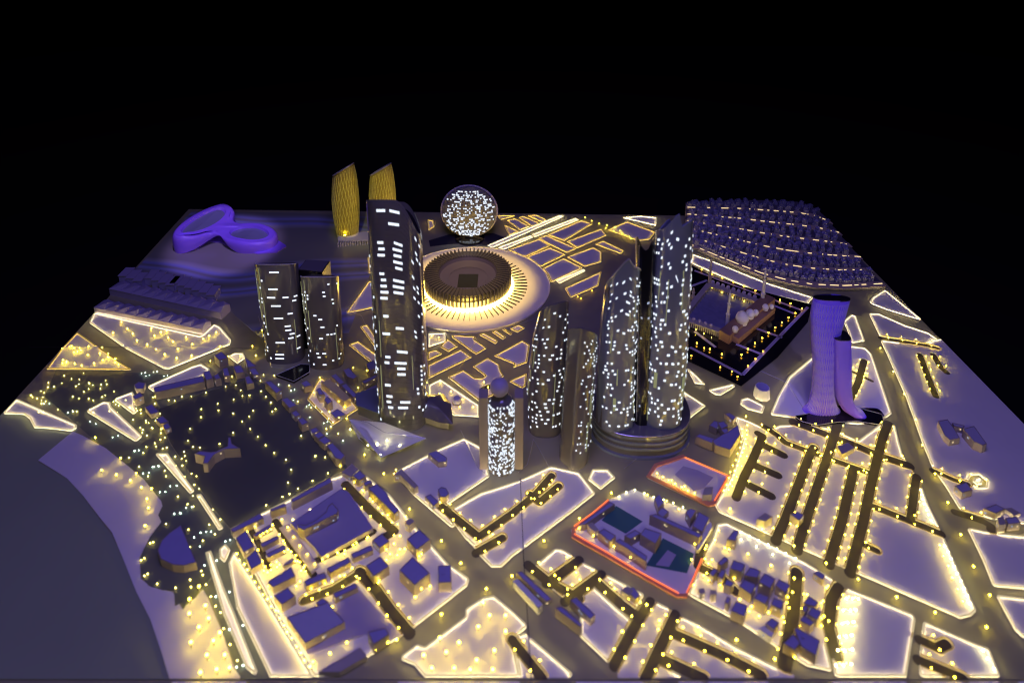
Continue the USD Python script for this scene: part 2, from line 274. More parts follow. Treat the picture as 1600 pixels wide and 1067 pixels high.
ROADS = []
def road(code, pts, w=.030, spacing=.046, kind='warm', size=1.0): ROADS.append((LineString(ground(code, pts)), w, spacing, kind, size))
road('Z', [(1272, 700), (1265, 712), (1227, 812), (1212, 845)]); road('Z', [(1310, 660), (1293, 715), (1262, 805), (1245, 860)]); road('Z', [(1334, 733), (1316, 812), (1295, 882)])
road('Z', [(1388, 662), (1380, 682), (1372, 712), (1360, 762), (1349, 815), (1328, 895)]); road('Z', [(1196, 668), (1215, 681), (1227, 692), (1262, 705), (1295, 717), (1360, 740)], .024)
road('Z', [(1240, 660), (1295, 681), (1340, 698), (1375, 713), (1420, 728)], .034); road('Z', [(1360, 790), (1415, 812), (1470, 834)], .026); road('Z', [(1432, 745), (1430, 756), (1423, 810)], .026)
road('Z', [(1345, 849), (1370, 861)], .022, .04); road('Q8', [(830, 520), (875, 545), (850, 620), (770, 800), (690, 960), (600, 1190)], .030)
for p in ([(880, 640), (1090, 745)], [(790, 850), (1030, 955)], [(740, 1060), (960, 1170)]): road('Q8', p, .034, .05)
road('Z', [(1310, 918), (1299, 937), (1294, 975), (1306, 1024)], .030); road('Z', [(1245, 895), (1240, 955), (1226, 1040)], .034); road('Z', [(1096, 845), (1090, 885), (1130, 905), (1150, 925)], .026)
road('L', [(950, 800), (1060, 850), (1115, 825)], .026); road('L', [(940, 925), (1220, 1040)], .026)
road('Z', [(1437, 555), (1450, 590), (1462, 620)], .026, .04); road('Z', [(1458, 555), (1470, 575), (1479, 583)], .026, .04)
road('Z', [(1457, 735), (1490, 750), (1512, 757)], .020); road('Z', [(1492, 800), (1536, 814), (1549, 822), (1548, 828)], .022)
road('Z', [(1350, 564), (1341, 598), (1328, 625)], .026, .04); road('Z', [(1320, 577), (1340, 585), (1362, 596)], .018, .04); road('Z', [(1246, 560), (1222, 606), (1208, 640)], .03) if 0 else None
road('Z', [(1376, 528), (1450, 541), (1465, 545)], .02, .05)
road('Z', [(690, 792), (748, 839), (800, 803), (835, 775), (862, 744)], .026); road('Z', [(744, 864), (785, 841)], .026, .04); road('Z', [(828, 773), (843, 785), (873, 760)], .026, .04)
road('Q4', [(860, 180), (1000, 330), (1120, 500), (1280, 690)], .030); road('Q5', [(130, 250), (400, 530), (640, 740), (540, 800)], .030); road('Q3', [(600, 500), (760, 740), (1000, 1060)], .022, .04)
road('Q4', [(400, 420), (640, 330), (880, 180)], .024, .04); road('Q3', [(1000, 925), (1300, 790), (1620, 610)], .024, .04); road('Q3', [(330, 560), (420, 720), (540, 980)], .018, .04)
road('R3', [(690, 700), (640, 720)], .026, .04)
for q_ in ([(215, 445), (420, 300)], [(330, 560), (560, 390)], [(545, 450), (690, 580), (770, 640)], [(640, 960), (790, 680), (865, 560)], [(830, 1040), (950, 790), (1020, 640)], [(1010, 760), (1300, 888), (1560, 1020)], [(920, 910), (1200, 1040)], [(0, 800), (190, 1040)], [(100, 330), (240, 445), (420, 540)]): road('K', q_, .026)
road_area = unary_union([l.buffer(w / 2, cap_style=1) for l, w, *_ in ROADS] + [s.buffer(.0011) for s in seams])
road_only = unary_union([l.buffer(w / 2, cap_style=1) for l, w, *_ in ROADS]); seam_area = unary_union([s.buffer(.006) for s in seams])
loop = Polygon(ground('R7', [(460, 625), (480, 590), (530, 585), (580, 625), (575, 665), (520, 668)])); loop2 = loop.buffer(-.012)
road_area = road_area.union(loop.difference(loop2))
lamps_along(LineString(loop.exterior.coords), .05)

struct('narrow_street', prism(unary_union([l.buffer(w / 2 + .0012, cap_style=1) for l, w, *_ in ROADS]).intersection(table), .0001, .0006), MT['street'])
blocks = UsdGeom.Xform.Define(stage, '/World/pavement').GetPrim(); tag(blocks, kind='structure')
CUT = table.union(apron); taken = None; EDGE = []
for k, (p, kind, sp, size) in sorted(W.items(), key=lambda x: -x[1][0].area):
    q = p.intersection(CUT).difference(road_area)
    if taken is not None: q = q.difference(taken.buffer(.0015))
    taken = p if taken is None else taken.union(p)
    for g in polys(q):
        m = prism(g, .0008, .004); part('paving_block', m, MT['plate'], blocks)
    if kind:
        for g in polys(q):
            for h_ in polys(g.buffer(-.0016)):
                e = LineString(h_.exterior.coords).difference(road_only.buffer(.0075)).difference(seam_area).intersection(table.buffer(-.004).union(apron.buffer(-.004)))
                for s_ in (e.geoms if hasattr(e, 'geoms') else [e]):
                    if s_.geom_type == 'LineString' and s_.length > .012: EDGE.append((kind, s_, h_))
                e = LineString(h_.exterior.coords).intersection(road_only.buffer(.0075)).difference(seam_area).intersection(table.buffer(-.004))
                for s_ in (e.geoms if hasattr(e, 'geoms') else [e]):
                    if s_.geom_type == 'LineString' and s_.length > .012: EDGE.append(('low', s_, h_))
def wall_strip(line, z0, z1):
    c = np.array(line.coords); n = len(c); v = np.vstack([np.column_stack([c, np.full(n, z0)]), np.column_stack([c, np.full(n, z1)])])
    return trimesh.Trimesh(v, np.array([t_ for i in range(n - 1) for t_ in ((i, i + 1, n + i + 1), (i, n + i + 1, n + i))]), process=False)
for kind, s_, h_ in EDGE:
    s_ = s_.simplify(.0004); low = kind == 'low'; zt = .0041 + (.0010 if low else .0018 if kind != 'warm' else .0015)
    pr = s_.buffer(.0042 if not low else .0026, cap_style=2, join_style=2).intersection(h_.buffer(.0014 if not low else .0008)); inner = LineString(h_.buffer(-(.0013 if not low else .0006)).exterior.coords) if not h_.buffer(-(.0013 if not low else .0006)).is_empty and h_.buffer(-(.0013 if not low else .0006)).geom_type == 'Polygon' else None
    if inner is None: continue
    part('edge_light_rail', prism(pr, zt, zt + .0004), EM['strip_' + {'low': 'warm'}.get(kind, kind) + '_top'] if kind != 'orange' else EM['strip_orange'], blocks)
    e = inner.intersection(s_.buffer(.0021, cap_style=2))
    for x_ in (e.geoms if hasattr(e, 'geoms') else [e]):
        if x_.geom_type == 'LineString' and x_.length > .008: part('edge_light', wall_strip(x_, .0041, zt), EM['strip_' + kind], blocks)
for l, w, sp, kind, size in ROADS:
    for sd in (1, -1):
        e = l.parallel_offset(w / 2 + .004, 'left' if sd > 0 else 'right')
        for g in (e.geoms if hasattr(e, 'geoms') else [e]):
            if g.length > .02: lamps_along(g, sp, kind, size, .004)
# lamps that stand in the blocks
lamps_at('Q1', [(270, 525), (320, 580), (365, 622), (520, 578), (545, 640), (600, 610), (645, 600), (660, 655), (700, 690), (810, 650), (860, 710), (400, 680), (485, 712), (560, 752), (630, 795), (740, 750), (730, 825), (950, 665), (1000, 640), (1060, 610), (200, 615)], 'warm', 1.25)
for i in range(34):
    a, b = rng.random(), rng.random()
    x, y = 95 + 105 * a, 545 + 32 * b
    if 121 + (y - 520) * 1.45 > x > 95 + (578 - y) * .3 - 15: lamps_at('Z', [(x, y)], 'warm', 1.0)
lamps_at('Z', [(160, 741), (183, 748), (205, 757), (222, 768), (231, 786), (233, 800), (150, 690), (190, 722), (214, 746), (238, 770), (228, 828)], 'warm', 1.3)
lamps_at('I', [(1190, 670), (1250, 755), (1200, 850), (1340, 840), (1300, 930), (1410, 930), (1190, 580), (1250, 500), (1290, 620), (1310, 700), (1380, 790), (1360, 1020), (1260, 1040), (1440, 1010)], 'warm', 1.7)
lamps_at('J', [(1050, 930), (1190, 910), (1270, 850), (1390, 750), (1460, 680), (1490, 900), (1380, 960), (1240, 1010), (1150, 820), (1560, 780), (1340, 1020), (1480, 1020), (1420, 600), (1560, 680), (1100, 1010)], 'warm', 1.6)
lamps_at('R3', [(190, 690), (180, 800), (60, 750), (300, 780), (420, 860), (390, 940), (530, 940), (300, 960), (170, 210), (100, 200)], 'warm', 1.1)
lamp_line('Z', [(1168, 668), (1164, 700), (1150, 735), (1136, 775)], .022, 'warm', 1.25); lamp_line('Z', [(1160, 672), (1156, 705), (1142, 740), (1128, 778)], .028, 'warm', 1.1)
lamp_line('Z', [(1436, 765), (1444, 795), (1456, 822)], .02, 'pale', .95); lamp_line('Z', [(1472, 852), (1492, 895), (1518, 955)], .022, 'pale', 1.1); lamp_line('Z', [(1464, 850), (1484, 900), (1506, 955)], .03, 'warm', 1.1)
for k in range(5): lamp_line('Z', [(1322 + 5 * k, 930), (1312 + 5 * k, 990), (1304 + 6 * k, 1055)], .036, 'warm' if k % 2 else 'pale', 1.05)
lamp_line('Z', [(1530, 1015), (1556, 1056)], .02, 'pale', 1.1); lamp_line('Z', [(1150, 832), (1200, 856), (1250, 880)], .024, 'pale', .95); lamp_line('Z', [(1145, 842), (1190, 862), (1246, 890)], .04, 'pale', .8)
lamps_at('Z', [(1168, 872), (1204, 890), (1240, 910), (1290, 925), (1122, 835), (1116, 850)], 'warm', 1.2)
lamp_line('Z', [(1030, 748), (1055, 762), (1090, 780)], .022, 'warm', 1.1)
for q_ in ([(1136, 752), (1116, 786)], [(897, 838), (940, 862), (1000, 898), (1060, 931)], [(1072, 930), (1084, 905), (1096, 877)], [(897, 826), (925, 806), (950, 785)]): part('edge_light', prism(LineString(ground('Z', q_)).buffer(.0007, cap_style=2), .0107, .0137), EM['strip_orange'], blocks)
lamp_line('Z', [(960, 782), (990, 768), (1040, 786), (1090, 806)], .03, 'pale', .8)
lamp_line('Z', [(368, 868), (400, 917), (440, 975), (488, 1056)], .024, 'warm', 1.25)
lamp_line('C', [(440, 165), (520, 205), (640, 230), (760, 320)], .05, 'warm', .9); lamp_line('C', [(560, 230), (760, 300)], .05, 'warm', .9)
# warm patches in the wide grey streets
for p in ([(1440, 700), (1460, 745), (1480, 790), (1500, 840), (1520, 890), (1545, 935), (1430, 660), (1412, 620), (1395, 585), (1375, 548)], [(800, 905), (760, 925), (690, 965), (620, 1005), (850, 850), (905, 815), (955, 775), (900, 900), (960, 925), (1010, 950)],
          [(1130, 668), (1165, 655), (1190, 668), (1140, 800), (1190, 832), (1240, 858), (1290, 885), (1340, 910), (1400, 938), (1460, 962), (1540, 985)], [(1030, 975), (1090, 985), (1150, 1005), (1210, 1035)], [(570, 715), (600, 745), (640, 800), (690, 850), (720, 885)],
          [(300, 560), (345, 545), (395, 545), (400, 560), (410, 520)]):
    lamps_at('Z', p, 'warm', 1.25, 0)
# glowing marker lights of the lawn and the promenade
BALLS = [('M', [(210, 385), (225, 440), (340, 410), (390, 415), (450, 380), (530, 378), (650, 348), (815, 298), (900, 285), (940, 328), (955, 375), (1015, 368), (880, 405), (748, 440), (612, 485), (755, 495), (610, 552), (878, 520), (1045, 497), (1012, 545), (955, 588), (878, 682), (765, 775), (600, 805), (545, 800), (520, 650), (500, 750), (470, 840), (325, 805), (395, 880), (455, 955), (1020, 650), (1082, 716), (1148, 785), (1220, 850), (1318, 908), (1362, 990), (1445, 708), (1560, 878), (1205, 505), (1230, 485), (1190, 430), (1150, 382), (1110, 335), (1130, 200), (1105, 250), (1220, 205)]),
         ('Q3', [(735, 105), (838, 168), (752, 225), (677, 253), (508, 342), (990, 87), (965, 388), (785, 490), (30, 490), (1150, 8)]),
         ('Q2', [(65, 395), (235, 410), (290, 468), (340, 538), (305, 568), (480, 293), (820, 570), (890, 640), (938, 678), (915, 722), (868, 745), (992, 795), (605, 820), (755, 1028), (855, 1040), (710, 525), (755, 515), (570, 460)]),
         ('M', [(45, 575), (150, 580), (105, 640), (205, 645), (160, 705), (275, 685), (225, 770), (155, 800), (130, 850), (95, 965), (170, 1045), (10, 890), (110, 520)])]
for c, p in BALLS: lamps_at(c, p, 'ball', 1.0, .0016)
COOL = [('M', [(115, 185), (145, 180), (180, 200), (150, 208), (215, 175), (245, 170), (300, 208), (330, 205), (60, 830), (92, 826), (220, 965), (260, 960), (130, 1020), (175, 1012)]), ('E', [(955, 725), (990, 718), (895, 765), (1065, 845), (1105, 842), (1000, 882), (1035, 880), (1165, 980), (1200, 975), (1090, 1018), (1130, 1015), (565, 440), (600, 455), (705, 540), (740, 530), (840, 625), (870, 620), (425, 385), (455, 375), (275, 330), (310, 328)]),
        ('I', [(1090, 15), (1125, 10), (1255, 135), (1290, 130), (1320, 128), (1215, 165), (1250, 222), (1280, 340), (1355, 310), (1435, 505), (1435, 740), (1520, 715), (1480, 975), (1520, 965), (1350, 535), (1410, 190), (1440, 180)]), ('Q2', [(370, 282), (500, 345), (535, 335), (525, 445), (660, 510), (690, 495), (695, 622), (840, 685), (878, 672), (1040, 868), (872, 795)])]
for c, p in COOL: lamps_at(c, p, 'cool', .85, .0016)
lamps_at('I', [(1180, 120), (1345, 150), (1310, 90), (1270, 190), (1260, 380), (1270, 405), (1190, 435), (1195, 480), (1290, 465), (1320, 540), (1350, 600), (1380, 640), (1400, 740), (1440, 840), (1485, 940), (940, 205), (960, 200), (905, 300), (885, 312), (925, 398), (905, 410), (985, 460), (1100, 485), (1040, 85), (1190, 230)], 'ball', .9, .0046)
for i in range(75):
    x, y = rng.uniform(40, 215), rng.uniform(583, 648)
    if y > 583 and x > 120 - (y - 560) * 1.25 and x < 150 + (y - 583) * 1.3: lamps_at('Z', [(x, y)], 'ball', rng.uniform(.7, 1.1), .0014)
for i in range(40):
    t = rng.random(); x, y = 225 + 100 * t + rng.uniform(-25, 25), 650 + 160 * t + rng.uniform(-10, 10)
    lamps_at('Z', [(x, y)], 'ball', rng.uniform(.7, 1.0), .0014)
# ------------------------------------------------------------------ landmark towers
def facet(S, u0, u1, v0, v1, th=.0012, lift=.0004):
    """A thin lit pane lying on the facade S(u, v)."""
    P = np.array([S(u0, v0), S(u1, v0), S(u1, v1), S(u0, v1)]); n = np.cross(P[1] - P[0], P[3] - P[0]); n /= np.linalg.norm(n) + 1e-12
    a, b = P + n * lift, P + n * (lift + th)
    v = np.vstack([a, b]); f = [(4, 5, 6), (4, 6, 7)] + [t for i in range(4) for j in [(i + 1) % 4] for t in ((i, j, j + 4), (i, j + 4, i + 4))]
    return trimesh.Trimesh(v, np.array(f), process=False)
class Tower:
    """A facade: cross-sections sec(v) (n, 2) about the base, v = 0 at the ground and 1 at the rim; rim height by top(x, y)."""
    def __init__(self, base, sec, top, n=48, levels=24):
        self.base, self.sec, self.top = np.array(base[:2]), sec, top
        self.n, self.levels = n, levels
    def S(self, u, v):
        s = np.asarray(self.sec(v)); m = len(s); k = (u % 1.0) * m; i = int(k) % m; t = k - int(k)
        p = s[i] * (1 - t) + s[(i + 1) % m] * t
        return np.array([p[0] + self.base[0], p[1] + self.base[1], v * self.top(p[0], p[1])])
    def rings(self, inset=0.0, v1=1.0, v0=0.0):
        out = []
        for v in np.linspace(v0, v1, self.levels):
            s = np.asarray(self.sec(v)); c = s.mean(0); q = c + (s - c) * (1 - inset)
            out.append([(a + self.base[0], b + self.base[1], v * self.top(a, b)) for a, b in q])
        return np.array(out)
    def shell(self): return ring_loft(self.rings(), False, False)
    def build(self, root, m, cap, capname='roof', drop=.97, crown=True, smooth=50):
        R = self.rings(); O = self.rings(.06, drop, 0.0)
        inner = self.rings(.05)[-1]; innerlow = inner.copy(); innerlow[:, 2] *= drop
        part('facade', ring_loft(list(R) + [inner, innerlow], False, False), m, root, smooth)
        part(capname, ring_loft([innerlow - [0, 0, .004], innerlow], True, True), cap, root)
    def windows(self, root, cells, m, name='lit_window'):
        for u0, u1, v0, v1 in cells: part(name, facet(self.S, u0, u1, v0, v1), m, root)
def superellipse(a, b, n=48, e=2.0, rot=0.0):
    t = np.linspace(0, 2 * math.pi, n, endpoint=False)
    x = a * np.sign(np.cos(t)) * np.abs(np.cos(t)) ** (2 / e); y = b * np.sign(np.sin(t)) * np.abs(np.sin(t)) ** (2 / e)
    c, s = math.cos(rot), math.sin(rot); return np.stack([x * c - y * s, x * s + y * c], 1)
def cells_for(T, n, du, dv, urange=(.55, .95), vrange=(.05, .96), cols=12, rows=30, seed=1, keep=None, jitter=.25, widths=(1,)):
    r = random.Random(seed); got = set(); out = []
    while len(out) < n and len(got) < cols * rows:
        i, j = r.randrange(cols), r.randrange(rows)
        if (i, j) in got: continue
        got.add((i, j))
        if keep and not keep((i + .5) / cols, (j + .5) / rows, r): continue
        u = urange[0] + (urange[1] - urange[0]) * (i + .5 + r.uniform(-jitter, jitter)) / cols; v = vrange[0] + (vrange[1] - vrange[0]) * (j + .5) / rows
        w = du * r.choice(widths); out.append((u - w / 2, u + w / 2, v - dv / 2, v + dv / 2))
    return out
# --- tall round-cornered tower, left of centre
B1 = G(632, 645); m1 = mpp(B1); H1 = height(B1 - np.array([0, .09, 0]), 312)
S1 = superellipse(38 * m1, 37 * m1, 56, 3.0)
def top1(x, y): return H1 - .55 * (y + .09) - .16 * max(0, (x - .015) / .08) ** 2
def sec1(v): return S1 * (1.0 - .03 * v)
t = thing('tall_tower', 'tallest dark round-cornered tower left of centre with scattered white lit windows', 'tower')
T = Tower(B1, sec1, top1); T.build(t, MT['acrylic'], MT['black'])
T.windows(t, cells_for(T, 34, .036, .0105, (.68, .80), (.1, .97), 2, 34, 3, None, .12, (1, 1, 1.2, .8)), EM['window'])
T.windows(t, cells_for(T, 34, .018, .011, (.84, .97), (.03, .96), 3, 40, 4, None, .1), EM['window'])
T.windows(t, cells_for(T, 26, .016, .010, (.53, .64), (.03, .8), 3, 36, 5, None, .1), EM['window'])
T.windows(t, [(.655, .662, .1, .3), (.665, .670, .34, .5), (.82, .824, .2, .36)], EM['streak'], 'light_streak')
for i in range(46):
    v = (i + .5) / 46; R = T.S(0, v)
    ring = [T.S(u, v) for u in np.linspace(.5, 1.0, 22)]; part('floor_line', tube(ring, .0005, 3), MT['black'], t)
# podium wings and glass canopy at its foot
t = thing('podium_wing', 'dark flat-topped podium box left of the tallest tower foot', 'podium'); p = poly_of('F', [(632, 520), (760, 485), (830, 560), (775, 640), (640, 590)])
part('wall', prism(p, 0, .042), MT['acrylic'], t); part('roof', prism(p.buffer(.004), .0425, .046), MT['acrylic2'], t)
t = thing('podium_wing', 'dark curved leaf-shaped podium roof right of the tallest tower foot', 'podium')
Pw = ground('F', [(900, 600), (990, 560), (1090, 520), (1170, 520), (1215, 580), (1225, 700), (1150, 690), (1060, 660), (960, 650)])
p = Polygon(Pw).buffer(0); part('wall', prism(p.buffer(-.012), 0, .040), MT['tan'], t)
q = p.buffer(.004); c = np.array(q.centroid.coords[0]); rr = []
for k, s in enumerate((1.0, .8, .55, .3, .1)):
    rr.append([(c[0] + (x - c[0]) * s, c[1] + (y - c[1]) * s, .041 + .035 * (1 - s * s)) for x, y in q.exterior.coords[:-1]])
part('roof', ring_loft([[(x, y, .0402) for x, y, _ in rr[0]]] + rr, True, True), MT['acrylic'], t, 60)
def sheet(pts3, m, name, parent, thick=.0012, div=8):
    a, b, c, d = map(np.array, pts3); g = []
    for i in range(div + 1):
        for j in range(div + 1):
            u, v = i / div, j / div; g.append((a * (1 - u) + b * u) * (1 - v) + (d * (1 - u) + c * u) * v - np.array([0, 0, .03 * math.sin(math.pi * u) * math.sin(math.pi * v)]))
    g = np.array(g); f = []
    for i in range(div):
        for j in range(div):
            k = i * (div + 1) + j; f += [(k, k + 1, k + div + 2), (k, k + div + 2, k + div + 1)]
    n = len(g); f = np.array(f); v = np.vstack([g, g - [0, 0, thick]]); return part(name, trimesh.Trimesh(v, np.vstack([f[:, ::-1], f + n]), process=False), m, parent, True)
t = thing('glass_canopy', 'pale swooping canopy lit from below in front of the tallest tower', 'canopy')
def P3(code, x, y, z): return G(*V(code, [(x, y)])[0], z)
sheet([P3('F', 580, 620, .04), P3('F', 780, 860, .012), P3('F', 1060, 740, .03), P3('F', 800, 640, .05)], MT['white'], 'canopy_sheet', t)
sheet([P3('F', 590, 640, .03), P3('F', 640, 740, .012), P3('F', 790, 850, .011), P3('F', 690, 680, .035)], MT['white'], 'canopy_sheet', t)
part('rim', tube([P3('F', 578, 610, .042), P3('F', 700, 640, .05), P3('F', 800, 700, .04), P3('F', 1060, 738, .032)], .0012), MT['metal'], t)
for a, b in ((590, 700), (700, 800), (780, 860), (900, 800), (1010, 750)): lamps_at('F', [(a, b)], 'pale', 1.2, .002)
lamps_at('F', [(760, 790), (820, 770), (700, 740), (880, 740), (650, 690)], 'pale', 1.3, .002)
# --- twin curved towers at the left
for k, (bx, by, hw, ty, lab, n) in enumerate([(447, 556, 31, 414, 'broader left twin tower with a curved dark facade and long lit windows', 36), (511, 566, 28, 434, 'narrower right twin tower with brown facade and clustered lit windows', 44)]):
    B = G(bx, by); m = mpp(B); Ht = height(B - np.array([0, .05, 0]), ty)
    t = thing('twin_tower', lab, 'tower')
    T = Tower(B, lambda v, m=m, hw=hw: superellipse(hw * m * (1 - .06 * (1 - v)), hw * m * .62, 44, 2.6), lambda x, y, Ht=Ht: Ht - .5 * (y + .05), levels=12)
    T.build(t, MT['acrylic'], MT['black'])
    T.windows(t, cells_for(T, n // 2, .016, .018, (.53, .68), (.04, .9), 5, 24, 11 + k, None, .3), EM['window'])
    T.windows(t, cells_for(T, n // 2, .05 if k == 0 else .022, .014, (.70, .96), (.04, .95), 3 if k == 0 else 7, 22, 21 + k, None, .2), EM['window'])
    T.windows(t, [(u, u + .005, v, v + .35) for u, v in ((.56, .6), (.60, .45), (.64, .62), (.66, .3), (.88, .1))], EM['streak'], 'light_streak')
    part('rim_light', tube([T.S(u, 1.0) + [0, 0, .002] for u in np.linspace(.5, .98, 16)], .0016), MT['white'], t)
t = thing('slab_tower', 'plain dark slab tower standing behind the twin towers', 'tower')
B = G(500, 540); p = Polygon([(B[0] - .06, B[1] - .02), (B[0] + .05, B[1] - .04), (B[0] + .06, B[1] + .05), (B[0] - .05, B[1] + .06)]); h = height(B - np.array([0, .03, 0]), 424)
part('wall', prism(p, 0, h), MT['black'], t); part('roof', prism(p.buffer(-.004), h - .001, h + .003), MT['acrylic'], t)
t = thing('twin_podium', 'dark glassy podium deck with pale edges before the twin towers', 'podium')
p = poly_of('Q2', [(345, 200), (600, 85), (700, 90), (690, 170), (530, 265)]); part('deck', prism(p, .002, .012), MT['black'], t)
part('edge_strip', tube([np.append(q, .013) for q in list(p.exterior.coords)], .0012), MT['metal'], t)
# --- the cluster of five sail towers on a round podium
PB = G(997, 668); mP = mpp(PB)
t = thing('round_podium', 'round dark banded podium under the cluster of sail towers', 'podium')
pod = lambda s: [(PB[0] + a, PB[1] + b) for a, b in superellipse(76 * mP * s, 60 * mP * s, 56, 2.4)]
part('base_band', prism(Polygon(pod(1.03)), 0, .010), MT['acrylic2'], t)
part('wall', prism(Polygon(pod(.97)), .010, .092), MT['acrylic'], t)
for z in (.034, .058, .082): part('band', prism(Polygon(pod(.995)).difference(Polygon(pod(.965))), z, z + .010), MT['acrylic2'], t)
part('deck', prism(Polygon(pod(1.0)), .0925, .098), MT['acrylic'], t)
part('edge_strip', tube([(x, y, .0985) for x, y in pod(1.0) + pod(1.0)[:1]], .0011), MT['metal'], t)
def flat_section(w, d):
    c = [(w, .25 * d)] + [(w * math.cos(q), .3 * d + .6 * d * math.sin(q)) for q in np.linspace(.2, math.pi - .2, 12)] + [(-w, .3 * d), (-.95 * w, -.15 * d), (-.28 * w, -d), (-.16 * w, -d)] + [(-.16 * w + 1.16 * w * math.sin(q), .25 * d - 1.25 * d * math.cos(q)) for q in np.linspace(.12, 1.45, 10)]
    L = LineString(c + c[:1]); return np.array([L.interpolate(i / 44, normalized=True).coords[0] for i in range(44)])
def sail(name, lab, bpx, z0, rows, depth, mt, top, e=2.4, rot=0, flat=None):
    """rows: (screen row, left column, right column) from foot to rim; stands on height z0."""
    b = G(*bpx, z0); b0 = np.array([b[0], b[1], 0]); m = float((b - CC) @ CF) / FPX
    hs = [height(b0, r[0]) for r in rows]; hs[0] = z0
    Hr = max(hs[-1], .01)
    def sec(v):
        z = z0 + (Hr - z0) * v; l = np.interp(z, hs, [r[1] for r in rows]); r_ = np.interp(z, hs, [r[2] for r in rows])
        mz = float((np.array([b[0], b[1], z]) - CC) @ CF) / FPX
        cx = (l + r_) / 2; w = (r_ - l) / 2 * mz; ox = (cx - PX0) * mz - b[0]
        s = superellipse(w, depth, 44, e, 0) if flat is None else flat_section(w, depth)
        if flat == 'left': s = np.array([(x, y) if x > -w * .35 or True else (x, y) for x, y in [(max(-w, min(w, a)), bb) for a, bb in s]])
        return s + [ox, 0]
    T = Tower(b, sec, None, levels=18)
    T.top = lambda x, y: 1.0
    def S(u, v):
        s = np.asarray(sec(v)); n = len(s); k = (u % 1.0) * n; i = int(k) % n; q = k - int(k); p = s[i] * (1 - q) + s[(i + 1) % n] * q
        cx = s[:, 0].mean(); hw = (s[:, 0].max() - s[:, 0].min()) / 2
        return np.array([p[0] + b[0], p[1] + b[1], z0 + (Hr - z0) * v + top((p[0] - cx) / hw, p[1] / depth) * v ** 3])
    T.S = S
    t = thing('sail_tower', lab, 'tower')
    R = np.array([[S(j / 44, v) for j in range(44)] for v in np.linspace(0, 1, 18)])
    c = R[-1].mean(0); inner = R[-1] + (c - R[-1]) * [.08, .08, 0]; low = inner - [0, 0, .03]
    part('facade', ring_loft(list(R) + [inner, low], False, False), mt, t, 50); part('roof', ring_loft([low - [0, 0, .004], low], True, True), MT['black'], t)
    return t, T
DK, GR = MT['acrylic'], MT['acrylic2']
t, T = sail('e1', 'leftmost sail tower, short and dark green-grey with slanting top', (856, 668), 0, [(690, 826, 877), (604, 823, 882), (520, 832, 887), (462, 843, 889)], .05, DK, lambda x, y: .02 * x - .10 * (y + 1) * .5)
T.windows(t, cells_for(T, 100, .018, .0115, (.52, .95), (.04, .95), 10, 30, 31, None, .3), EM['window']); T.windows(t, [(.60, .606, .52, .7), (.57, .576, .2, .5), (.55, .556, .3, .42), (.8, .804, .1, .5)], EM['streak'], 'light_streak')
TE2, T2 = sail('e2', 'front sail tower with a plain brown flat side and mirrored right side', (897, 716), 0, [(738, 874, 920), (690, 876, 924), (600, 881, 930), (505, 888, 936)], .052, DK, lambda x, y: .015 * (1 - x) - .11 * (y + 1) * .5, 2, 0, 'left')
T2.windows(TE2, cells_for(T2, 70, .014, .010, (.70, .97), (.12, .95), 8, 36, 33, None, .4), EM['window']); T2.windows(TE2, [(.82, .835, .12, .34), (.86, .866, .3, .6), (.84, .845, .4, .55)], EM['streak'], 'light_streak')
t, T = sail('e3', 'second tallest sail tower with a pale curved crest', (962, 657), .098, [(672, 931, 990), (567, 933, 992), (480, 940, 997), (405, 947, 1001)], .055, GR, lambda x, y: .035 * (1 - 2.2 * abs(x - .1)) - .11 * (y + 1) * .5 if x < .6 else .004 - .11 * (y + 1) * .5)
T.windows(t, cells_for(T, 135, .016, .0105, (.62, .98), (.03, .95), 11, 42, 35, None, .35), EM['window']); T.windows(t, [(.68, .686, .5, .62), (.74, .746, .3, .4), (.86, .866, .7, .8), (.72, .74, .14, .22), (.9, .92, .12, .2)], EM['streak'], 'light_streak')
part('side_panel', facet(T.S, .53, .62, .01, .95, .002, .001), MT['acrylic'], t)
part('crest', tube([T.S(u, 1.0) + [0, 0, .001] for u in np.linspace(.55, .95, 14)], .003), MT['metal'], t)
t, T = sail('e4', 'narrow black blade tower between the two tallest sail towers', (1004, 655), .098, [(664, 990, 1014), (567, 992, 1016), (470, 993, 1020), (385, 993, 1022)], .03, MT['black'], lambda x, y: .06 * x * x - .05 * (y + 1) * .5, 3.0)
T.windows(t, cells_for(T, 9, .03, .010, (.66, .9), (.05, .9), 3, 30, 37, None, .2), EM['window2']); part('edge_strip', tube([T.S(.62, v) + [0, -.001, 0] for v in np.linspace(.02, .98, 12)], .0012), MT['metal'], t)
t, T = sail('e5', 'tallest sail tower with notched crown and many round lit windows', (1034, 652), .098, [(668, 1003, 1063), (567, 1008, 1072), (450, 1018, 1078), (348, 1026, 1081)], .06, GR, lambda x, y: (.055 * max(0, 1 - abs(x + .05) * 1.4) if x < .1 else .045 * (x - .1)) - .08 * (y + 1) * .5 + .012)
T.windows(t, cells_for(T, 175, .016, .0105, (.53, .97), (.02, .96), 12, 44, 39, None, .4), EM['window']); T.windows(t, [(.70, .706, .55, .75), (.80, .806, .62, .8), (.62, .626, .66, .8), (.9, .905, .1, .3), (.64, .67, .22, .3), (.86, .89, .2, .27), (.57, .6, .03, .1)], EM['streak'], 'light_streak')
part('side_fin', tube([T.S(.985, v) for v in np.linspace(.02, .99, 14)], .0022), MT['metal'], t)
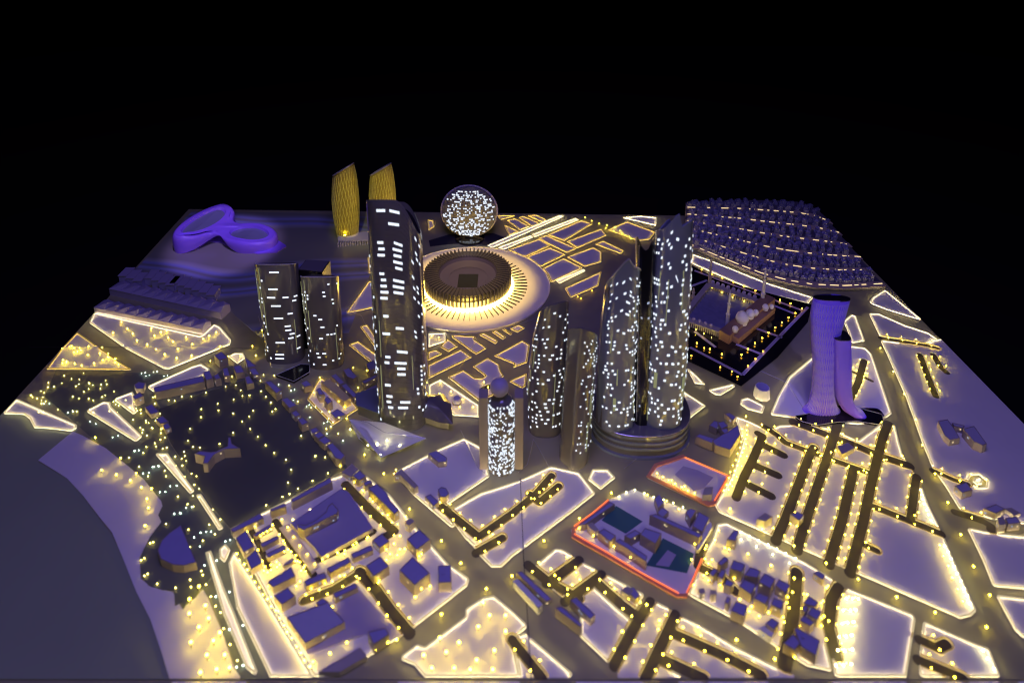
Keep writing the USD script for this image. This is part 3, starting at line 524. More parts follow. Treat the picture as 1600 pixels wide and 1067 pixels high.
# --- small glittering tower between two slabs, a ball on top
B = G(784, 728); m = mpp(B)
t = thing('glitter_tower', 'glittering white rounded tower between two brown slabs with a ball on top', 'tower')
h = height(B - np.array([0, 21 * m, 0]), 632)
for x0, x1 in ((-34, -20.5), (20, 33)):
    part('side_slab', box(B[0] + x0 * m, B[0] + x1 * m, B[1] - 8 * m, B[1] + 12 * m, .004, height(B - np.array([0, 8 * m, 0]), 622)), MT['wall'], t)
T = Tower(B, lambda v: superellipse(20 * m, 20 * m, 40) * min(1, (1.0001 - v) * 9) ** .5 if v > .89 else superellipse(20 * m, 20 * m, 40), lambda x, y: h, levels=30)
R = T.rings(); part('facade', ring_loft(R, False, True), MT['acrylic'], t, 60)
T.windows(t, cells_for(T, 290, .020, .017, (.51, .99), (.01, .93), 22, 40, 41, None, .45, (1, .7, 1.3)), EM['window'])
bc = (B[0] - 3 * m, B[1], h + 12.5 * m); part('ball', trimesh.creation.icosphere(3, 14 * m).apply_translation(bc), MT['violet'] if 0 else MT['deck'], t, True)
part('ball_trim', tube([(bc[0] + 13.6 * m * math.cos(a) * .75, bc[1] - 13.9 * m * (.45 + .1 * math.sin(a)), bc[2] + 11 * m * math.sin(a)) for a in np.linspace(-.3, math.pi + .3, 14)], .0009), MT['metal'], t)
# --- upright disc building
B = G(734, 372); m = mpp(B); hc = height(B, 330); r = 42 * m
t = thing('disc_building', 'upright round coin-shaped building covered in tiny white lit windows', 'building')
prof = [(0.0, .0), (.55, .05), (.8, .12), (.95, .20), (1.0, .26)]
def disc(u, v):            # u, v in -1..1 on the front face
    d = min(1, math.hypot(u, v)); return np.array([B[0] + u * r, B[1] - r * (.28 * math.sqrt(max(0, 1 - d * d * .9))), hc + v * r])
th = np.linspace(0, 2 * math.pi, 56, endpoint=False)
rg = [[disc(s * math.cos(a), s * math.sin(a)) for a in th] for s in (.02, .3, .55, .75, .9, 1.0)]
rb = [[disc(s * math.cos(a), s * math.sin(a)) * [1, -1, 1] + [0, 2 * B[1], 0] for a in th] for s in (1.0, .9, .75, .55, .3, .02)]
part('facade', ring_loft(rg + rb, True, True), MT['disc'], t, 60)
part('rim', tube([disc(1.02 * math.cos(a), 1.02 * math.sin(a)) * [1, 0, 1] + [0, B[1], 0] for a in np.append(th, th[0])], .006, 5), MT['deck'], t)
rr = random.Random(5); k = 0
for i in range(30):
    for j in range(26):
        v = -.93 + 1.78 * i / 29; u = (-1 + 2 * (j + .5) / 26) * math.sqrt(max(0, 1 - v * v)) * .95
        if math.hypot(u, v) < .94 and rr.random() < .36 and k < 270:
            k += 1; w, hh = .026 * rr.choice((.8, 1, 1.5)), .021
            part('lit_window', facet(lambda a, b: disc(a, b), u - w, u + w, v - hh, v + hh, .0015, .001), EM['window'], t)
part('foot', prism(Point(B[0], B[1]).buffer(r * .55), 0, .012), MT['black'], t)
st = poly_of('R4', [(160, 300), (330, 250), (700, 240), (790, 275), (640, 340), (480, 320), (330, 330), (170, 350)]); struct('dark_forecourt', prism(st, .0002, .0022), MT['dark'])
# --- pair of gold towers on a serrated deck
for bx, by, ty, lab in ((544, 372, 268, 'left gold tower with scaly facade and tilted open rim'), (601, 376, 268, 'right gold tower half hidden behind the tallest tower')):
    B = G(bx, by); m = mpp(B); hw = 20
    Ht = height(B - np.array([0, .05, 0]), ty)
    t = thing('gold_tower', lab, 'tower')
    def secg(v, m=m): return superellipse(hw * m * (.74 + 1.06 * v - 1.0 * v * v), hw * m * (.62 + .9 * v - .86 * v * v), 40, 2.2)
    T = Tower(B, secg, lambda x, y, Ht=Ht: Ht + .62 * x - .25 * (y + .04), levels=20)
    T.build(t, MT['gold'], MT['black'], drop=.98)
    part('rim', tube([T.S(u, 1.0) for u in np.linspace(0, 1, 30)], .0035, 5), MT['metal'], t)
    part('foot', prism(Polygon([(B[0] + a, B[1] + b) for a, b in secg(0) * 1.12]), .03, .05), MT['white'], t)
    for i in range(14):
        pts = [T.S(.5 + .5 * (i + 4.5 * v) / 14, v) for v in np.linspace(.05, .97, 14)]; part('lattice_rib', tube(pts, .0013, 3), MT['gold2'], t)
        pts = [T.S(1.0 - .5 * (i + 4.5 * v) / 14, v) for v in np.linspace(.05, .97, 14)]; part('lattice_rib', tube(pts, .0013, 3), MT['gold2'], t)
    lx, ly = B[0], B[1] - hw * m * .9
    L = thing('flood_lamp', 'small floodlight at the foot of the ' + lab.split(' with')[0].split(' half')[0], 'floodlight', None, (lx, ly, .05))
    part('body', box(-.006, .006, -.004, .004, 0, .006), MT['post'], L); part('glow', box(-.005, .005, -.0035, .0035, .0062, .0075), EM['lamp_warm'], L)
t = thing('serrated_deck', 'pale serrated deck with tooth-like ribs below the gold towers', 'deck')
p = poly_of('B', [(512, 552), (650, 520), (1000, 500), (1000, 560), (760, 560), (700, 572), (515, 572)]); part('slab', prism(p, .026, .03), MT['roof2'], t)
a, b = np.array(ground('B', [(515, 585), (790, 560)])); n = 19
for i in range(n):
    q = a + (b - a) * i / (n - 1); part('rib', box(q[0] - .003, q[0] + .003, q[1] - .004, q[1] + .03, 0, .026), MT['roof2'], t)
spot_light('projector_gold', (-.6, 1.2, 2.6), tuple(G(572, 330, .2)), .04, (1.0, .86, .16), 26.0, 4.0)
# --- violet leaning tower with its lower wing
B = G(1285, 642); rowsv = [(655, 1252, 1316), (640, 1262, 1308), (610, 1270, 1301), (570, 1271, 1301), (530, 1268, 1309), (490, 1267, 1320), (462, 1272, 1328)]
b0 = np.array([B[0], B[1], 0]); hs = [0] + [height(b0, r[0]) for r in rowsv[1:]]
def ringv(z, k=36, grow=0.0):
    mz = float((np.array([B[0], B[1], z]) - CC) @ CF) / FPX; l = np.interp(z, hs, [r[1] for r in rowsv]); r_ = np.interp(z, hs, [r[2] for r in rowsv])
    s = superellipse((r_ - l) / 2 * mz + grow, 14 * mz + grow, k, 2.4); return np.array([(a + ((l + r_) / 2 - PX0) * mz, c + B[1], z) for a, c in s])
t = thing('leaning_tower', 'tall violet-lit leaning tower with a lattice skin at the right', 'tower')
top = ringv(hs[-1]); top[:, 2] -= .5 * (top[:, 1] - top[:, 1].min()) * .6
part('facade', ring_loft([ringv(z) for z in np.linspace(0, hs[-1] * .97, 24)] + [top], False, False), MT['violet'], t, 60); part('roof', ring_loft([top - [0, 0, .004], top + [0, 0, .002]], True, True), MT['black'], t)
for i in range(22):
    for sgn in (1, -1):
        pts = []
        for z in np.linspace(.003, hs[-1] * .965, 24):
            r = ringv(z, 36, .0006); k = (18 + 18 * ((i + sgn * z / hs[-1] * 7) % 22) / 22); a = int(k) % 36; q = k - int(k); pts.append(r[a] * (1 - q) + r[(a + 1) % 36] * q)
        seg = [j for j in range(23) if np.linalg.norm(pts[j + 1] - pts[j]) < .03]; cut_ = [k_ for k_ in range(1, len(seg)) if seg[k_] != seg[k_ - 1] + 1]; seg = seg if not cut_ else max((seg[:cut_[0]], seg[cut_[0]:]), key=len)
        part('lattice_rib', trimesh.util.concatenate([tube([pts[j], pts[j + 1]], .0010, 3) for j in seg]), MT['violet2'], t)
w = thing('curved_wing', 'violet curved side wing sweeping from the leaning tower down to the street', 'building')
prof = [(1300, 1327, 525), (1301, 1328, 560), (1302, 1328, 600), (1306, 1330, 622), (1314, 1338, 636), (1330, 1352, 646), (1352, 1380, 650)]
B2 = G(1314, 648); rs = []
for l, r_, y in prof:
    z = max(.006, height(np.array([B2[0], B2[1], 0]), y)); mz = float((np.array([B2[0], B2[1], z]) - CC) @ CF) / FPX
    s = superellipse((r_ - l) / 2 * mz, .030, 24, 3.5); rs.append([(a + ((l + r_) / 2 - PX0) * mz, c + B2[1], z) for a, c in s])
part('body', ring_loft(rs[::-1], True, True), MT['violet'], w, 50); part('roof_slab', ring_loft([np.array(rs[0]) + [0, 0, .001], np.array(rs[0]) + [0, 0, .004]], True, True), MT['black'], w)
t = thing('tower_plinth', 'dark oval plinth with a pale edge under the violet leaning tower', 'plinth')
p = rounded(poly_of('H', [(160, 410), (230, 400), (500, 330), (600, 370), (710, 400), (720, 440), (690, 465), (560, 445), (430, 450), (300, 470), (210, 445)]), .006)
part('slab', prism(p, .001, .009), MT['black'], t); part('edge_strip', tube([(x, y, .0095) for x, y in p.exterior.coords], .0010), MT['metal'], t)
spot_light('projector_violet_tower', (1.25, .2, 2.6), tuple(G(1290, 560, .15)),   .04, (.30, .24, 1.0), 34.0, 5.5)
# --- violet arena of two joined rings
t = thing('arena', 'glowing violet arena of two joined looping rings at the back left', 'arena')
def oval(c, a, b, rot, n=72): return Polygon([(c[0] + a * math.cos(q) * math.cos(rot) - b * math.sin(q) * math.sin(rot), c[1] + a * math.cos(q) * math.sin(rot) + b * math.sin(q) * math.cos(rot)) for q in np.linspace(0, 2 * math.pi, n, endpoint=False)])
c1, c2 = G(322, 371), G(391, 380)
o1, o2 = oval(c1, .195, .104, math.radians(64)), oval(c2, .165, .112, math.radians(-16))
fig = o1.union(o2).buffer(.06, 32).buffer(-.06, 32)
h1p, h2p = oval(c1, .148, .064, math.radians(64)), oval(c2, .120, .074, math.radians(-16))
def hz(x, y):
    t_ = np.clip(((x - c1[0]) * (c2[0] - c1[0]) + (y - c1[1]) * (c2[1] - c1[1])) / ((c2[0] - c1[0]) ** 2 + (c2[1] - c1[1]) ** 2), -.6, 1.6)
    return float(np.interp(t_, [-.6, 0, .45, .6, 1.0, 1.6], [.112, .118, .074, .068, .072, .058]) + .16 * (y - c1[1]) * (t_ < .35) * .5)
ex = fig.exterior; N_ = 150
ol = np.array([ex.interpolate(i / N_, normalized=True).coords[0] for i in range(N_)])
if not ex.is_ccw: ol = ol[::-1]
tg = np.roll(ol, -1, 0) - np.roll(ol, 1, 0); nrm = np.stack([tg[:, 1], -tg[:, 0]], 1); nrm /= np.linalg.norm(nrm, axis=1)[:, None]
def lift(i): # the shell arches clear of the ground between the two feet
    x, y = ol[i]; t_ = ((x - c1[0]) * (c2[0] - c1[0]) + (y - c1[1]) * (c2[1] - c1[1])) / ((c2[0] - c1[0]) ** 2 + (c2[1] - c1[1]) ** 2); return .060 * math.exp(-((t_ - .5) / .30) ** 2)
rs = [[(*(ol[i] - nrm[i] * ins), lift(i) * (1 - f) + hz(*ol[i]) * f) for i in range(N_)] for ins, f in ((0, 0), (-.004, .4), (-.002, .75), (.004, .92), (.012, .99), (.018, 1.0))]
part('ring_shell', ring_loft(rs, False, False), MT['arena'], t, 60)
inn = Polygon([p_[:2] for p_ in rs[-1]]).buffer(0)
v2, f2 = trimesh.creation.triangulate_polygon(inn.difference(h1p).difference(h2p), engine='earcut')
part('rim', (np.array([(x, y, hz(x, y)) for x, y in v2]), f2), MT['arena'], t, 40)
for hp in (h1p, h2p):
    co = np.array(hp.exterior.coords)[:-1]; r0 = [(x, y, hz(x, y)) for x, y in co]; cc_ = co.mean(0); r1 = [(x + (cc_[0] - x) * .07, y + (cc_[1] - y) * .07, hz(x, y) - .016) for x, y in co]
    part('inner_wall', ring_loft([r1, r0], False, False), MT['arena'], t, 40); part('inner_roof', ring_loft([np.array(r1) - [0, 0, .004], np.array(r1) + [0, 0, .0005]], True, True), MT['acrylic2'], t)
pb = rounded(poly_of('R8', [(105, 470), (300, 300), (600, 200), (900, 250), (1130, 360), (1255, 440), (1150, 505), (950, 520), (700, 470), (560, 400), (440, 395), (330, 470), (150, 505)]), .01)
part('apron', prism(pb, .002, .008), MT['arena'], t)
spot_light('projector_arena', (-1.0, 2.2, 2.9), tuple(G(350, 375, .05)), .04, (.42, .26, 1.0), 62.0, 6.0)
# dark glossy marina with swirling blue bands
mar = Polygon(ground('Z', [(300, 331), (470, 333), (590, 340), (590, 395), (560, 480), (545, 520), (410, 530), (340, 470), (200, 425), (215, 418)])).buffer(0).intersection(table.buffer(-.004))
MM = usdkit.material(stage, '/World/Looks/marina_bands', {'g': ('geometry', {}), 'w': ('wave_texture', {'scale': .55, 'distortion': 9.0, 'detail': 2.0, 'detail_scale': .7, 'wave_type': 'bands', 'bands_direction': 'y'}),
    'r': ('rgb_ramp', {'ramp': [(0, (.30, .31, .22)), (.45, (.28, .29, .22)), (.62, (.40, .41, .40)), (.74, (.30, .34, .62)), (.84, (.26, .27, .24)), (.92, (.36, .40, .66)), (1, (.26, .27, .2))]}), 'p': ('principled_bsdf', {'roughness': .3})},
    [('g.position', 'w.vector'), ('w.fac', 'r.fac'), ('r.color', 'p.base_color')], surface='p.BSDF')
struct('marina', prism(mar, .0002, .0018), MM)
# --- stadium
C0 = G(735, 447); m = mpp(C0)
t = thing('stadium', 'dark oval stadium with ribbed sloping bowl on a pale round disc', 'stadium', None, (C0[0], C0[1], 0))
th = np.linspace(0, 2 * math.pi, 96, endpoint=False)
A1, B1_ = 124 * m, 112 * m
part('plinth_disc', prism(Polygon([(A1 * math.cos(a), B1_ * math.sin(a)) for a in th]), .0, .006), MT['plate'], t)
part('plinth_rim', tube([(A1 * math.cos(a), B1_ * math.sin(a), .007) for a in np.append(th, th[0])], .0025, 5), MT['white'], t)
spot_light('projector_stadium', (C0[0], C0[1] - .5, 2.9), (C0[0], C0[1], 0), .03, (1.0, .64, .10), 110.0, 7.0, .3)
hb = .078
def el(a, b, z, n=96): return [(a * math.cos(q) + -.012, b * math.sin(q), z) for q in np.linspace(0, 2 * math.pi, n, endpoint=False)]
part('seating', ring_loft([el(.150, .150, hb * 1.0), el(.142, .142, hb * .80), el(.098, .098, hb * .62)], False, False), MT['deck2'], t, 30)
part('roof_ring', ring_loft([el(.148, .152, hb * 1.02), el(.152, .156, hb * 1.08), el(.205, .205, hb * 1.02), el(.203, .203, hb * .96)], False, False), MT['bowl'], t, 30)
part('outer_wall', ring_loft([el(.19, .19, .006), el(.20, .20, hb * .96)], False, False), MT['acrylic'], t, 30)
part('pitch', prism(Polygon([p[:2] for p in el(.102, .102, 0)]), hb * .55, hb * .60), MT['deck2'], t); part('field', box(-.060, .040, -.085, .035, hb * .601, hb * .605), MT['fieldm'], t)
part('glow_band', ring_loft([el(.2012, .2012, .008), el(.2016, .2016, .040)], False, False), EM['stadium_band'], t)
nf = 64
for i in range(nf):
    q = 2 * math.pi * i / nf; c, s = math.cos(q), math.sin(q)
    mm = trimesh.util.concatenate([box(.196, .222, -.0032, .0032, .006, hb * 1.07), box(.150, .222, -.0026, .0026, hb * 1.071, hb * 1.12)])
    mm.apply_transform(trimesh.transformations.rotation_matrix(q, (0, 0, 1))); mm.apply_translation((-.012, 0, 0)); part('fin', mm, MT['bowl'], t)
    rb = box(.226, .292, -.0008, .0008, .006, .0125); rb.apply_transform(trimesh.transformations.rotation_matrix(q + .05, (0, 0, 1))); part('disc_rib', rb, MT['joint'], t)
    q2 = q + math.pi / nf
part('foot_light', prism(Polygon([(-.012 + .2265 * math.cos(q), .2265 * math.sin(q)) for q in th]).difference(Polygon([(-.012 + .2245 * math.cos(q), .2245 * math.sin(q)) for q in th])), .0062, .026), EM['strip_stadium'], t)
# --- mosque on its black square
sq = Polygon(ground('Z', [(1078, 415), (1110, 432), (1170, 452), (1268, 478), (1262, 505), (1215, 560), (1158, 605), (1080, 568), (1060, 560)]))
struct('black_square', prism(sq, .0045, .0075), MT['black'])
for a, b in (((1078, 545), (1160, 588)), ((1160, 588), (1262, 482)), ((1085, 425), (1255, 488)), ((1118, 545), (1085, 520)), ((1150, 540), (1190, 556)), ((1180, 515), (1222, 530)), ((1078, 450), (1105, 440)), ((1205, 478), (1240, 492))):
    s = LineString(ground('Z', [a, b])).buffer(.007, cap_style=2).intersection(sq); struct('square_path', prism(s, .0078, .0084), MT['deck'])
part('edge_strip', tube([np.append(G(*q)[:2], .009) for q in ((1078, 567), (1158, 603), (1215, 558), (1262, 503))], .0014), MT['metal'], t) if 0 else None
lamps_at('R1', [(190, 940), (325, 1000), (450, 1055), (655, 1060), (720, 1000), (795, 940), (870, 885), (935, 830), (1005, 775), (1075, 722), (1145, 672), (1215, 625), (1285, 575), (1165, 525), (1055, 488), (240, 170), (350, 218), (455, 258), (570, 300), (680, 342), (800, 390)], 'amber', 1.9, .0085)
lamps_at('Z', [(1125, 578), (1143, 585), (1152, 593), (1080, 560), (1100, 548), (1168, 576), (1180, 565), (1192, 553)], 'amber', 1.5, .0085); lamps_at('C', [(500, 627), (410, 665), (430, 675)], 'amber', 1.4)
mq = thing('mosque', 'small brown mosque with arcaded courtyard, white domes and four minarets', 'mosque')
cA, cB, cC, cD = [np.array(G(*q)[:2]) for q in ((1107, 452), (1186, 480), (1128, 527), (1064, 505))]
zb = .0078
court = Polygon([cA, cB, cC, cD]); part('courtyard', prism(court, zb, zb + .002), MT['villa'], mq)
def arcade(a, b, w, h, n):
    d = (b - a) / np.linalg.norm(b - a); nn = np.array([-d[1], d[0]]); L = np.linalg.norm(b - a)
    part('arcade_roof', prism(Polygon([a - nn * w / 2, b - nn * w / 2, b + nn * w / 2, a + nn * w / 2]), zb + h, zb + h + .006), MT['tan'], mq)
    part('arcade_back', prism(Polygon([a - nn * .002, b - nn * .002, b + nn * .002, a + nn * .002]), zb + .0002, zb + h - .0002), MT['acrylic'], mq)
    for i in range(n):
        for sd in (-1, 1):
            q = a + d * L * (i + .5) / n + nn * sd * w * .45; part('arcade_pier', box(q[0] - .0028, q[0] + .0028, q[1] - .0022, q[1] + .0022, zb + .0001, zb + h), MT['tan'], mq)
arcade(cA, cB, .032, .020, 24); arcade(cD, cC, .032, .020, 20); arcade(cA, cD, .026, .018, 14)
pc, pd = np.array(G(1215, 474)[:2]), np.array(G(1147, 533)[:2])
for q0, q1, w, h in ((cB, cC, .04, .028),):
    d = (q1 - q0) / np.linalg.norm(q1 - q0); nn = np.array([-d[1], d[0]])
    part('prayer_hall', prism(Polygon([q0 - d * .05, q1 + d * .03, q1 + d * .03 + nn * .052, q0 - d * .05 + nn * .052]), zb, zb + .045), MT['brown'], mq)
    part('prayer_hall_wing', prism(Polygon([q0 + nn * .052, q1 + nn * .052, q1 + nn * .08, q0 + nn * .08]), zb, zb + .030), MT['brown'], mq)
def dome(x, y, z, r, m=MT['white'], drum=.5): 
    part('dome', lathe([(r * .8, z), (r * .8, z + r * drum), (r * .98, z + r * (drum + .2)), (r, z + r * (drum + .5)), (r * .85, z + r * (drum + 1.0)), (r * .5, z + r * (drum + 1.35)), (r * .1, z + r * (drum + 1.6))], 18, (x, y, 0)), m, mq, 60)
for (X, Y), r, h in (((660, 700), .030, .036), ((745, 640), .021, .044), ((805, 610), .013, .044), ((905, 560), .015, .044), ((590, 785), .014, .044), ((970, 545), .011, .04), ((700, 690), .012, .05)):
    g = G(*V('R1', [(X, Y)])[0], zb + h); dome(g[0], g[1], zb + h, r)
for i in range(9):
    q = cA + (cB - cA) * (i + .7) / 9.6 + np.array([.004, .012]); dome(q[0], q[1], zb + .0265, .0095, MT['deck'], .3)
for i in range(5):
    q = cD + (cC - cD) * (i + 1.2) / 7; dome(q[0], q[1] + .006, zb + .0265, .008, MT['deck'], .3)
def minaret(code, foot, topy, m, s=1.0):
    g = G(*V(code, [foot])[0]); ht = height(g, V(code, [(0, topy)])[0][1]) - zb
    part('minaret', lathe([(.0085 * s, zb), (.0085 * s, zb + ht * .30), (.0105 * s, zb + ht * .31), (.0105 * s, zb + ht * .33), (.0068 * s, zb + ht * .34), (.0064 * s, zb + ht * .60), (.0085 * s, zb + ht * .61), (.0085 * s, zb + ht * .63), (.0045 * s, zb + ht * .64), (.0042 * s, zb + ht * .82), (.006 * s, zb + ht * .85), (.0035 * s, zb + ht * .9), (.0004, zb + ht)], 14, (g[0], g[1], 0)), m, mq, 40)
minaret('R1', (320, 320), 5, MT['tan']); minaret('R1', (505, 735), 355, MT['white']); minaret('R1', (868, 530), 120, MT['white'], 1.1); minaret('R1', (150, 470), 330, MT['tan'])
lamps_at('R1', [(260, 390), (350, 370), (450, 420), (560, 470), (680, 510), (780, 550), (215, 430), (180, 810), (260, 850), (340, 890), (650, 870), (900, 680), (960, 620)], 'warm', 1.0, .0098)
lamps_at('R1', [(690, 700), (830, 620)], 'cool', .01) if 0 else None
# --- terraced hillside of villas
hill = thing('terraced_hill', 'curved terraced hillside stepping up at the back right', 'terraces')
XO = [((1082, 348), (1130, 338), (1180, 335), (1225, 340), (1284, 358))]
front = [(1070, 385), (1110, 403), (1150, 420), (1190, 436), (1230, 447), (1270, 454), (1320, 456), (1383, 452)]
back = [(1070, 338), (1120, 337), (1160, 336), (1195, 337), (1220, 338), (1245, 340), (1265, 345), (1284, 356)]
NT, TH = 6, .013; hv = random.Random(77)
F, Bk = np.array([G(*p)[:2] for p in front]), np.array([G(*p)[:2] for p in back])
vill = []
for k in range(NT):
    a = F + (Bk - F) * (k / NT); b = Bk + (Bk - F) * .06
    z = TH * (k + 1); q = Polygon(list(map(tuple, a)) + list(map(tuple, b[::-1]))).buffer(0)
    part('terrace', prism(q, (0 if k == 0 else TH * k + .0002) + .0046, z + .0046), MT['villa2'], hill)
    lip = Polygon(list(map(tuple, a - (Bk - F) * .006)) + list(map(tuple, (a + (Bk - F) * .060)[::-1]))).buffer(0); part('terrace_lip', prism(lip, z + .0047, z + .0075), MT['terrace'], hill)
    for row in (0, 1, 2):
        L = LineString(a + (Bk - F) * ((.50 + .25 * row) / NT)); nn = int(L.length / (.034 + .004 * k))
        for i in range(nn):
            p = L.interpolate((i + .5 + .33 * row + hv.uniform(-.18, .18)) / (nn + 1), normalized=True); d = L.interpolate(min(1, (i + 1.3 + .33 * row) / (nn + 1)), normalized=True)
            vill.append((p.x, p.y, z + .0046, math.atan2(d.y - p.y, d.x - p.x + 1e-9)))
    L = LineString(a + (Bk - F) * (.18 / NT)); 
    s0 = .01
    while s0 < L.length - .02:
        s1 = min(L.length, s0 + hv.uniform(.02, .07)); q_ = LineString([L.interpolate(s0 + (s1 - s0) * w_) for w_ in np.linspace(0, 1, 5)]); part('lip_light', prism(q_.buffer(.0020, cap_style=2), z + .0076, z + .0092), EM['strip_lip'], hill); s0 = s1 + hv.uniform(.012, .045)
print('villas', len(vill))
VC = []
for k in range(3):
    c = stage.CreateClassPrim(f'/World/_villa_{k}'); UsdGeom.Xform.Define(stage, c.GetPath()); c = stage.GetPrimAtPath(c.GetPath()); c.SetSpecifier(Sdf.SpecifierClass); VC.append(c)
    r = random.Random(50 + k)
    usdkit.mesh(stage, f'{c.GetPath()}/wall', trimesh.util.concatenate([box(-.0095, .004, -.008, .005, 0, .012 + .003 * k), box(.0042, .0098, -.004, .008, 0, .008), box(-.007, .001, .0052, .0095, 0, .010)]), MT['villa'])
    usdkit.mesh(stage, f'{c.GetPath()}/roof', trimesh.util.concatenate([box(-.009, .0035, -.0075, .0045, .0121 + .003 * k, .0135 + .003 * k), box(.0045, .0095, -.0035, .0075, .0081, .0094), box(-.006, -.002, -.004, 0, .0137 + .003 * k, .018 + .003 * k)]), MT['roof'])
rv = random.Random(9); rest = vill[298:]
for x, y, z, a in vill[:298]:
    o = UsdGeom.Xform.Define(stage, path('villa')); o.AddTranslateOp().Set(Gf.Vec3d(x, y, z)); o.AddRotateZOp().Set(math.degrees(a) + rv.choice((0, 90, 180, 270)) + rv.uniform(-8, 8)); o.AddScaleOp().Set(Gf.Vec3f(*(2 * [rv.uniform(1.3, 1.9)] + [rv.uniform(1.2, 1.9)])))
    o.GetPrim().GetReferences().AddInternalReference(VC[rv.randrange(3)].GetPath()); o.GetPrim().SetInstanceable(True)
    tag(o.GetPrim(), 'tiny dark blue blocky villa in a row on the terraced hillside', 'villa', 'villas on the terraced hillside')
if rest:
    ms = []
    for x, y, z, a in rest:
        q = trimesh.util.concatenate([box(-.0095, .004, -.008, .005, 0, .014), box(.0042, .0098, -.004, .008, 0, .009), box(-.006, -.002, -.004, 0, .0142, .018)]); q.apply_scale(rv.uniform(1.35, 1.9))
        q.apply_transform(trimesh.transformations.rotation_matrix(a + rv.choice((0, 1.57, 3.14, -1.57)), (0, 0, 1))); q.apply_translation((x, y, z)); ms.append(q)
    tag(part('far_villas', trimesh.util.concatenate(ms), MT['villa']), 'many tiny dark villas on the upper terraces of the hillside', 'villas', kind='stuff')
# --- long halls with folded roofs at the left
def folded_hall(lab, a, b, depth_px, wp, n, gaps=()):
    t = thing('folded_hall', lab, 'hall')
    A, Bq = np.array(G(*a)[:2]), np.array(G(*b)[:2]); d = (Bq - A) / np.linalg.norm(Bq - A); nn = np.array([-d[1], d[0]]); L = np.linalg.norm(Bq - A); m = mpp((*A, 0)); D = depth_px * m * 1.55; h = wp * m * 1.25
    part('wall', prism(Polygon([A, Bq, Bq + nn * D, A + nn * D]), 0, h), MT['deck'], t)
    for i in range(n):
        x0, x1 = L * i / n, L * (i + 1) / n; q = lambda x, y, z: np.append(A + d * x + nn * y, z)
        v = [q(x0, -.002, h + .0005), q(x1, -.002, h + .0005), q(x1, D + .002, h + .0005), q(x0, D + .002, h + .0005), q(x0 + (x1 - x0) * .98, D * .5, h + .020), q(x0 + (x1 - x0) * .5, D * .98, h + .014)]
        part('roof_fold', trimesh.Trimesh(v, [(0, 1, 4), (1, 2, 4), (2, 5, 4), (2, 3, 5), (3, 0, 5), (0, 4, 5), (0, 2, 1), (0, 3, 2)], process=False), MT['deck'], t)
folded_hall('nearest long hall with folded triangular roof beside the dotted pale block', (148, 489), (317, 524), 12, 8, 10)
folded_hall('middle long hall with folded triangular roof behind the nearest hall', (172, 461), (346, 499), 13, 9, 10)
for k, (x0, y0, x1, y1, n) in enumerate(((188, 432, 222, 444, 3), (228, 436, 272, 450, 4), (268, 444, 336, 466, 6))):
    t = thing('rib_hall', ['left', 'middle', 'right'][k] + ' group of narrow parallel rib halls behind the folded halls', 'hall')
    A, Bq = np.array(G(x0, y0 + 8)[:2]), np.array(G(x1, y1 + 8)[:2])
    for i in range(n):
        p = A + (Bq - A) * (i + .5) / n; w = np.linalg.norm(Bq - A) / n * .40
        part('rib', box(p[0] - w, p[0] + w, p[1], p[1] + .07, 0, .040), MT['roof'], t)
        part('rib_roof', box(p[0] - w - .002, p[0] + w + .002, p[1] - .004, p[1] + .074, .0403, .044), MT['deck'], t)
# thin pale lines: edges of clear plates that carry the towers
for k, (code, pts) in enumerate([('Z', [(705, 600), (728, 560), (750, 523)]), ('Z', [(668, 520), (710, 525), (750, 521), (800, 513), (834, 500)]), ('R5', [(0, 555), (60, 680), (145, 870), (235, 940)]), ('R5', [(605, 630), (680, 760), (750, 890)]), ('R5', [(605, 630), (580, 740), (555, 840), (480, 905)]), ('Z', [(1155, 590), (1190, 582), (1230, 600), (1258, 645)]), ('Z', [(975, 734), (1000, 714), (1018, 700)]), ('Z', [(550, 487), (575, 445), (592, 440)]), ('Z', [(540, 487), (565, 495), (572, 510)]), ('Z', [(404, 495), (418, 550), (424, 575), (460, 580), (476, 600)])]):
    tag(part('plate_edge', tube([np.append(G(*q)[:2], .0062) for q in V(code, pts)], .0009, 4), MT['metal']), 'thin pale line along the clear plate ' + ['between the tallest tower and stadium', 'below the stadium disc', 'left of the glitter tower', 'running down left of the front sail tower', 'right of the glitter tower', 'left of the violet leaning tower', 'under the round podium', 'right of the twin towers', 'behind the twin towers', 'left of the broader twin tower'][k], 'edge strip')
